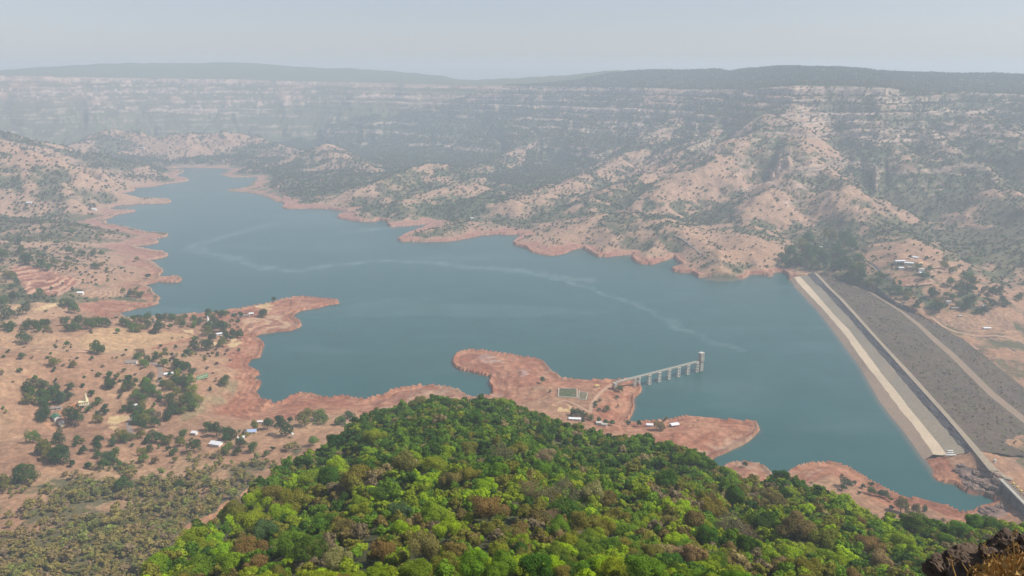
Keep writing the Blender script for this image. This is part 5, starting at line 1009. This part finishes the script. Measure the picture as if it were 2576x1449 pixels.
# ------------------------------------------------------------------ intake footbridge and tower
DZ = 17.0
bx0, by0 = [float(v) for v in up(*K(10, [(262, 868)])[0], DZ)]; tx, ty = [float(v) for v in up(*K(10, [(2237, 601)])[0], 0)]
bl = math.hypot(tx - bx0, ty - by0); ang = math.atan2(ty - by0, tx - bx0)
br = empty('intake_footbridge', (bx0, by0, 0), ang, 'long concrete footbridge on framed piers leading to the intake tower', 'bridge')
Ld = bl - 5.2; HW = 1.7
MB().box(0, Ld * .385, -HW, HW, DZ - .5, DZ).build('deck', M['concrete'], br); MB().box(Ld * .385 + .5, Ld, -HW, HW, DZ - .5, DZ + .02).build('deck', M['concrete'], br)
for s in (-1, 1):
    MB().box(0, Ld, s * 1.1 - .3, s * 1.1 + .3, DZ - 1.7, DZ - .51).build('girder', M['concrete'], br)
    rl = MB(); rl.tube([(0, s * (HW - .1), DZ + 1.15), (Ld, s * (HW - .1), DZ + 1.15)], .11, 5); rl.tube([(0, s * (HW - .1), DZ + .62), (Ld, s * (HW - .1), DZ + .62)], .08, 5)
    n = int(Ld / 3)
    for i in range(n + 1): xx = Ld * i / n; rl.box(xx - .09, xx + .09, s * (HW - .1) - .09, s * (HW - .1) + .09, DZ, DZ + 1.15)
    rl.build('railing', M['pale'], br)
PXS = [(555, 945), (797, 985), (1035, 915), (1270, 856), (1490, 792), (1706, 732), (1910, 668), (2115, 609)]
for i, pc in enumerate(PXS):
    qx, qy = up(*K(10, [pc])[0], 0); s_ = (qx - bx0) * math.cos(ang) + (qy - by0) * math.sin(ang); s_ = float(s_) - (.8 if i > 1 else 0)
    pm = MB(); hw = 2.1 if i > 1 else .95; yw = 1.75; cw = .42; z0 = -9.0; z1 = DZ - 1.71
    for sx in (-1, 1):
        for sy in (-1, 1): pm.box(s_ + sx * hw - cw, s_ + sx * hw + cw, sy * yw - cw, sy * yw + cw, z0, z1 - .9)
    pm.box(s_ - hw - .7, s_ + hw + .7, -yw - .6, yw + .6, z1 - .89, z1)
    po = pm.build('pier', M['pale'], br)
    for k, zz in enumerate([-.2, 4.7, 9.6] if i > 1 else [0, 7]):
        pm = MB()
        for sy in (-1, 1): pm.box(s_ - hw + cw + .01, s_ + hw - cw - .01, sy * yw - cw + .05, sy * yw + cw - .05, zz, zz + 1.0)
        for sx in (-1, 1): pm.box(s_ + sx * hw - cw + .05, s_ + sx * hw + cw - .05, -yw + cw + .01, yw - cw - .01, zz, zz + 1.0)
        pm.build('crossbeam', M['pale'], po)
MB().box(-5, .6, -2.6, 2.6, DZ - 8, DZ - .52).build('abutment', M['concrete'], br)
tw = empty('intake_tower', (tx, ty, 0), ang, 'tall concrete intake tower standing in the lake at the footbridge end', 'tower')
SH = MB().box(-3.0, 3.0, -2.7, 2.7, -12, 15.6); SH.build('shaft', M['concrete'], tw)
MB().box(-4.0, 4.0, -3.6, 3.6, 15.61, 16.3).build('platform', M['concrete_dark'], tw)
hs = MB().box(-3.5, 3.5, -3.1, 3.1, 16.31, 29.6).build('gate_house', M['concrete'], tw)
MB().box(-3.9, 3.9, -3.5, 3.5, 29.61, 30.2).build('roof', M['pale'], tw)
for (xx, zz, a, b_) in [(1.6, 27.0, 1.1, 1.2), (1.5, 22.5, 1.0, 1.3), (-1.2, 24.6, .7, 1.0), (-1.4, 17.0, 1.2, 2.3)]: wo = MB().box(xx - a / 2, xx + a / 2, -3.16, -3.1, zz, zz + b_).build('window', M['opening'], tw); MB().box(xx - a / 2 - .15, xx + a / 2 + .15, -3.3, -3.1, zz - .2, zz - .01).build('sill', M['pale'], wo)
MB().box(-3.56, -3.5, -.7, .7, 16.9, 19.2).build('door', M['opening'], tw)
rl = MB()
for s in (-1, 1): rl.tube([(-3.9, s * 3.5, 17.3), (3.9, s * 3.5, 17.3)], .07, 5)
rl.tube([(3.9, -3.5, 17.3), (3.9, 3.5, 17.3)], .07, 5)
for xx in (-3.9, -1.3, 1.3, 3.9):
    for s in (-1, 1): rl.box(xx - .05, xx + .05, s * 3.5 - .05, s * 3.5 + .05, 16.3, 17.3)
rl.build('railing', M['pale'], tw)
# ------------------------------------------------------------------ spillway weir at the near end of the dam
W0 = np.array([float(v) for v in up(2520, 1207, 16)]); W1 = np.array([float(v) for v in up(2588, 1276, 16)]); wl_ = float(np.linalg.norm(W1 - W0)); wa_ = math.atan2(W1[1] - W0[1], W1[0] - W0[0])
sw_ = empty('spillway', (float(W0[0]), float(W0[1]), 0), wa_, 'dark masonry spillway wall with narrow road deck on top', 'spillway')
MB().box(-2, wl_ * 1.35, -1.0, 4.4, -8, 15.2).build('wall', M['concrete_dark'], sw_)
MB().box(-3, wl_ * 1.35, -2.6, 3.2, 15.21, 16.0).build('deck', M['concrete'], sw_)
for s in (-2.5, 3.0): MB().box(-3, wl_ * 1.35, s - .15, s + .15, 16.0, 16.9).build('parapet', M['pale'], sw_)
for k in range(4): 
    xx = 6 + k * wl_ * .3; MB().box(xx - .9, xx + .9, -4.5, -1.01, -8, 13.0).build('buttress', M['concrete_dark'], sw_)
for k in range(5):
    xx = 10 + k * 8.2; cx = W0[0] + xx * math.cos(wa_) - 8.0 * math.sin(wa_); cy = W0[1] + xx * math.sin(wa_) + 8.0 * math.cos(wa_)
    e = empty('gate_hoist', (float(cx), float(cy), 13.5), wa_, 'yellow sluice gate hoist, %s along the spillway from the dam' % ['first', 'second', 'third', 'fourth', 'fifth'][k], 'gate hoist', 'yellow gate hoists on the spillway')
    for sx in (-1.8, 1.8):
        for sy in (-1.2, 1.2): MB().box(sx - .25, sx + .25, sy - .25, sy + .25, -16, 2.2).build('leg', M['concrete_dark'], e)
    MB().box(-2.4, 2.4, -1.7, 1.7, 2.21, 2.7).build('platform', M['pale'], e); MB().box(-1.7, 1.7, -1.1, 1.1, 2.71, 4.6).build('housing', M['yellow'], e)
# natural dark basalt knobs at the spillway approach
def rock_mesh(name, sx, sy, sz, seed, sub=3, rough=.25, fr_q=1.6, ridge=.0, mat=None):
    import bmesh
    bm = bmesh.new(); bmesh.ops.create_icosphere(bm, subdivisions=sub, radius=1)
    Vv = np.array([v.co[:] for v in bm.verts]); a = Vv * fr_q + seed * 7.3
    n = fbm(a[:, 0] + a[:, 2] * .7, a[:, 1] - a[:, 2] * .6, 5, seed); n2_ = rdg(a[:, 0] * 1.7 + a[:, 2], a[:, 1] * 1.7 - a[:, 2], 4, seed + 3) - .5; n3_ = fbm(a[:, 0] * 5 + a[:, 2] * 4, a[:, 1] * 5 - a[:, 2] * 3, 4, seed + 9)
    f_ = 1 + rough * .9 * n - rough * .35 * np.abs(n2_) + rough * .16 * n3_
    P_ = np.sign(Vv) * np.abs(Vv) ** .8 * f_[:, None] * np.array([sx, sy, sz])
    for v, c in zip(bm.verts, P_): v.co = c
    me_ = bpy.data.meshes.new(name); bm.to_mesh(me_); bm.free(); me_.polygons.foreach_set('use_smooth', [False] * len(me_.polygons)); me_.materials.append(mat or M['rock']); return me_
M['rockred'] = simple('reddish basalt', (.15, .10, .085), .3, .5, 1.5, bump=.3, c2=(.24, .16, .12))
CR = [(2100, 720), (2150, 740), (2200, 760), (2250, 790), (2120, 780), (2170, 810), (2230, 830), (2280, 800), (2300, 850), (2060, 690), (2200, 700), (2260, 720), (2330, 760), (2090, 650), (2360, 945), (2300, 965), (2240, 985), (2330, 720), (2380, 930)]
ORD = ['first', 'second', 'third', 'fourth', 'fifth', 'sixth', 'seventh', 'eighth', 'ninth', 'tenth', 'eleventh', 'twelfth', 'thirteenth', 'fourteenth', 'fifteenth', 'sixteenth', 'seventeenth', 'eighteenth', 'nineteenth']
CRP = sorted([K(9, [c])[0] for c in CR])
for i, (px, py) in enumerate(CRP):
    x, y, z = at_ground(px, py); s = random.uniform(4, 7.5)
    o = link(bpy.data.objects.new('rock_outcrop', rock_mesh('rock_outcrop', s, s * random.uniform(.6, 1), s * random.uniform(.35, .6), 20 + i, 4, .5, 1.5, mat=M['rockred']))); o.location = (x, y, z - .4); o.rotation_euler = (0, 0, random.uniform(0, 6))
    tag(o, ORD[i] + ' dark rock outcrop from the left at the spillway approach', 'rock', 'dark rocks at the spillway approach')
# ------------------------------------------------------------------ roads
def road(name, kpts, width, mat, lift=.25):
    P = []
    for k, pts in kpts: P += K(k, pts)
    G = [gnd(*p)[:2] for p in P]; G = np.array(G)
    for _ in range(2): G = np.concatenate([[G[0]], np.stack([G[:-1] * .75 + G[1:] * .25, G[:-1] * .25 + G[1:] * .75], 1).reshape(-1, 2), [G[-1]]])
    d = np.r_[0, np.cumsum(np.hypot(*np.diff(G, axis=0).T))]; n = max(8, int(d[-1] / 3)); t = np.linspace(0, d[-1], n); x = np.interp(t, d, G[:, 0]); y = np.interp(t, d, G[:, 1])
    tx_, ty_ = np.gradient(x), np.gradient(y); l = np.hypot(tx_, ty_) + 1e-9; nx, ny = -ty_ / l, tx_ / l
    rows = []
    for s in np.linspace(-.5, .5, 5): xx, yy = x + nx * s * width, y + ny * s * width; rows.append(np.stack([xx, yy, hz(xx, yy)], 1))
    zc = np.max([r[:, 2] for r in rows], 0) ; zc = np.convolve(np.pad(zc, 3, 'edge'), np.ones(7) / 7, 'valid')
    for r in rows: r[:, 2] = np.maximum(r[:, 2] + .12, zc * .7 + r[:, 2] * .3) + lift
    G3 = np.stack(rows, 0); i = np.arange(G3.shape[0] * G3.shape[1]).reshape(G3.shape[:2]); q = np.stack([i[:-1, :-1], i[:-1, 1:], i[1:, 1:], i[1:, :-1]], -1).reshape(-1, 4)
    o = link(bpy.data.objects.new(name, np_mesh(name, G3.reshape(-1, 3), q, True))); o.data.materials.append(mat); tag(o, kind='structure'); return o
road('road', [(11, [(700, 985), (760, 990), (830, 1020), (870, 1060), (885, 1130), (870, 1200), (850, 1270)])], 6.5, M['road'])
road('path', [(11, [(850, 1270), (845, 1350), (850, 1449)]), (12, [(1900, 320), (1890, 400)])], 5.5, M['dirt'])
road('road', [(12, [(1560, 690), (1510, 740), (1500, 800), (1520, 870), (1550, 940)])], 6, M['road'])
road('path', [(4, [(20, 620), (60, 600), (110, 640), (145, 660), (150, 700), (110, 725), (0, 735)])], 6, M['dirt'])
road('path', [(4, [(0, 890), (150, 905), (330, 885), (450, 915), (620, 925), (800, 930), (900, 945)])], 4, M['dirt'])
road('path', [(4, [(420, 515), (500, 470), (580, 430), (590, 405), (540, 395)])], 7, M['dirt'])
road('path', [(4, [(640, 320), (600, 350), (520, 370)])], 5, M['road'])
road('path', [(8, [(1830, 270), (1840, 215), (1880, 150), (1930, 100), (1990, 60)])], 5, M['dirt'])
road('path', [(8, [(1820, 262), (1720, 205), (1640, 175), (1585, 200)])], 4, M['dirt'])
road('road', [(13, [(170, 100), (210, 160), (300, 230), (380, 280), (410, 340), (450, 390)])], 6, M['dirt'])
road('path', [(13, [(800, 518), (950, 515), (1100, 500), (1190, 490), (1215, 470), (1160, 420)])], 7, M['dirt'])
road('road', [(6, [(20, 80), (80, 110), (150, 160), (200, 215)]), ], 6, M['road'])
road('path', [(13, [(1180, 985), (1300, 1080), (1450, 1160), (1600, 1210), (1800, 1245), (2100, 1245), (2400, 1290), (2600, 1400)])], 7, M['dirt'])
road('path', [(13, [(980, 985), (1100, 1060), (1250, 1150), (1450, 1230), (1650, 1320), (1850, 1449)])], 6, M['dirt'])
road('path', [(13, [(1900, 1250), (2050, 1300), (2250, 1380), (2400, 1470)])], 4, M['riprap'])
road('road', [(9, [(2300, 700), (2350, 690), (2420, 760), (2440, 740)])], 6, M['crest'])
road('canal', [(13, [(240, 160), (380, 260), (470, 370), (560, 420), (620, 440)])], 6, M['riprap'])
road('canal', [(13, [(380, 640), (520, 740), (660, 840), (800, 895), (950, 935)])], 7, M['riprap'])
# ------------------------------------------------------------------ boulders and dry grass at the camera's ledge
def near(px, py, D): return [float(v) for v in ud(px, py, D)]
lx, ly, lz = near(2520, 1470, 6.4)
o = link(bpy.data.objects.new('rock_ledge', rock_mesh('rock_ledge', 1.3, .9, 1.3, 5, 6, .35, 2.2))); o.location = (lx + .8, ly + .15, lz - 1.6); tag(o, 'broad dark rock ledge under the boulders in the bottom right corner', 'rock')
BL = [(2400, 1438, 6.9, .20, .2, .19, 'dark boulder, leftmost in the bottom right corner'), (2452, 1402, 7.05, .19, .2, .12, 'brown topped boulder, second from the left in the corner'), (2470, 1440, 6.75, .20, .2, .17, 'black shaded boulder in front of the brown topped one'),
      (2512, 1384, 7.0, .105, .15, .13, 'small upright boulder between the two larger ones'), (2556, 1382, 6.9, .15, .2, .16, 'tallest boulder at the right edge of the photo'), (2530, 1425, 6.7, .22, .2, .17, 'dark boulder behind the dry grass'), (2600, 1400, 6.6, .2, .2, .2, 'boulder cut by the right edge of the photo')]
for i, (px, py, D, a, b_, c, lb) in enumerate(BL):
    x, y, z = near(px, py + 20, D); o = link(bpy.data.objects.new('boulder', rock_mesh('boulder', a, b_, c, 7 + i, 6, .42, 1.5))); o.location = (x, y, z); o.rotation_euler = (0, random.uniform(-.2, .2), random.uniform(-.4, .4)); tag(o, lb, 'boulder', 'boulders in the bottom right corner')
M['straw'] = simple('dry straw grass', (.52, .33, .11), 6, .6, 1.35, c2=(.36, .20, .06))
def grass_mesh(npt, seed, px0, px1, hmin, hmax, wdt, D0, D1, pyb):
    g = np.random.default_rng(seed); Vs = []; Fs = []
    for i in range(npt):
        px = g.uniform(px0, px1); D = g.uniform(D0, D1); frac = (px - px0) / (px1 - px0); x, y, z = near(px, pyb + 30 * (1 - min(1, frac * 3)), D); hgt = g.uniform(hmin, hmax) * (.45 + .55 * min(1, frac * 2.2)); a = g.uniform(0, 2 * PI); ln = g.uniform(.1, .6) * hgt; cv = g.uniform(-.3, .3)
        b = len(Vs); n = 5
        for k in range(n):
            t = k / (n - 1); cxx = x + math.cos(a + cv * t) * ln * t * t; cyy = y + math.sin(a + cv * t) * ln * t * t; czz = z + hgt * t * (1 - .15 * t * (ln / hgt)); w_ = wdt * (1 - t * .85) * g.uniform(.8, 1.2)
            ux, uy = -math.sin(a + 1), math.cos(a + 1); Vs += [(cxx - ux * w_, cyy - uy * w_, czz), (cxx + ux * w_, cyy + uy * w_, czz)]
        for k in range(n - 1): Fs.append((b + 2 * k, b + 2 * k + 1, b + 2 * k + 3, b + 2 * k + 2))
        if g.uniform() < .5:      # seed head
            for s in range(5):
                t = .8 + .05 * s; c0 = Vs[b + 2 * (n - 1)]; b2 = len(Vs); o_ = g.normal(size=3) * .016 + np.array([0, 0, -.02 * s]); p0 = np.array(c0) + o_; p1 = p0 + g.normal(size=3) * .02; p2 = p0 + np.array([0, 0, .03]); Vs += [tuple(p0), tuple(p1), tuple(p2), tuple((p1 + p2) / 2 + g.normal(size=3) * .006)]; Fs.append((b2, b2 + 1, b2 + 3, b2 + 2))
    return np_mesh('dry_grass', np.array(Vs), np.array(Fs))
gm = grass_mesh(2600, 3, 2420, 2700, .10, .26, .0030, 5.3, 6.3, 1490); gm.materials.append(M['straw']); tag(link(bpy.data.objects.new('dry_grass', gm)), 'golden dry grass growing before the dark boulders', 'grass', kind='stuff')
def stem(pts, label, r0=.006):
    P = [near(a, b_, D) for a, b_, D in pts]; base = P[0]; mb = MB(); Q_ = [(p[0] - base[0], p[1] - base[1], p[2] - base[2]) for p in P]; mb.tube(Q_, [r0 * (1 - .7 * i / (len(Q_) - 1)) for i in range(len(Q_))], 5)
    q = Q_[len(Q_) // 2]; mb.tube([q, (q[0] + .05, q[1], q[2] + .07)], [r0 * .6, r0 * .3], 4); q = Q_[len(Q_) // 3]; mb.tube([q, (q[0] - .04, q[1] + .02, q[2] + .06)], [r0 * .6, r0 * .3], 4)
    for k in range(4): e_ = Q_[-1]; a = (e_[0] + random.uniform(-.02, .02), e_[1], e_[2] - .012 * k); mb.tube([a, (a[0] + random.uniform(-.02, .02), a[1], a[2] + .02)], [.004, .001], 4)
    o = mb.build('grass_stem', M['straw']); o.location = base; tag(o, label, 'grass stem', 'tall dry stems in the bottom right corner')
stem([(2502, 1470, 5.6), (2488, 1420, 5.6), (2478, 1370, 5.6)], 'tall branching dry stem rising highest before the boulders')
stem([(2500, 1470, 5.5), (2510, 1420, 5.5), (2527, 1385, 5.5), (2556, 1372, 5.5)], 'dry stem bending right below the tallest boulder')
stem([(2410, 1470, 5.7), (2396, 1425, 5.7), (2392, 1400, 5.7)], 'thin dry stem standing before the leftmost boulder')
stem([(2425, 1475, 5.6), (2436, 1440, 5.6), (2446, 1425, 5.6)], 'short dry stem leaning right before the second boulder')
stem([(2545, 1470, 5.4), (2552, 1400, 5.4), (2548, 1345, 5.4), (2556, 1332, 5.4)], 'tall dry stem topping the tallest boulder')
for px, s_, l_ in [(2380, .22, 0), ]: pass
# ------------------------------------------------------------------ sky, haze, sun, camera
w = bpy.data.worlds.new('World'); SC.world = w; w.use_nodes = True; nt = w.node_tree; bg = nt.nodes['Background']
sky = nt.nodes.new('ShaderNodeTexSky'); sky.sky_type = 'NISHITA'; sky.sun_disc = False; sky.air_density = 1.0; sky.dust_density = .8; sky.ozone_density = 1.5
SUN_EL, SUN_AZ = 50, 96        # azimuth clockwise from the view direction
sky.sun_elevation = math.radians(SUN_EL); sky.sun_rotation = math.radians(SUN_AZ)
hs_ = nt.nodes.new('ShaderNodeHueSaturation'); hs_.inputs['Saturation'].default_value = .62; nt.links.new(sky.outputs[0], hs_.inputs['Color'])
tn_ = nt.nodes.new('ShaderNodeMix'); tn_.data_type = 'RGBA'; tn_.blend_type = 'MULTIPLY'; tn_.inputs['Factor'].default_value = 1; nt.links.new(hs_.outputs[0], tn_.inputs['A']); tn_.inputs['B'].default_value = (1.0, .99, 1.08, 1); nt.links.new(tn_.outputs['Result'], bg.inputs[0]); bg.inputs[1].default_value = .10
sun = bpy.data.lights.new('sun', 'SUN'); sun.energy = 5.0; sun.angle = math.radians(.6); sun.color = (1, .94, .84)
so = link(bpy.data.objects.new('sun', sun)); so.rotation_euler = (math.radians(90 - SUN_EL), 0, math.radians(180 - SUN_AZ))
so.location = (600, 0, 900)
mh, nt, out = newmat('haze'); pv = nt.nodes.new('ShaderNodeVolumePrincipled'); pv.inputs['Density'].default_value = 0.00017; pv.inputs['Color'].default_value = (.77, .885, 1.0, 1); pv.inputs['Anisotropy'].default_value = .1
nt.links.new(pv.outputs[0], out.inputs['Volume'])
mb = MB(); mb.box(-9400, 9400, -400, 9800, float(H.min()) - 1.0, max(float(H.max()) + 20, 480)); hz_ = mb.build('haze', mh); tag(hz_, 'pale dusty haze in the valley air', kind='stuff')
cd = bpy.data.cameras.new('camera'); cam = link(bpy.data.objects.new('camera', cd)); cam.location = (0, 0, CAMH); cam.rotation_euler = (math.radians(90) - PITCH, 0, 0)
cd.sensor_width = 36; cd.lens = F / 2576 * 36; cd.clip_end = 40000; cd.clip_start = .1; SC.camera = cam
SC.view_settings.view_transform = 'Standard'; SC.view_settings.look = 'None'; SC.view_settings.exposure = 0.15; SC.view_settings.gamma = 1
SC.cycles.volume_bounces = 2
print('done', round(time.time() - T0, 1), 'objects', len(bpy.data.objects), 'zmin/max', H.min(), H.max())
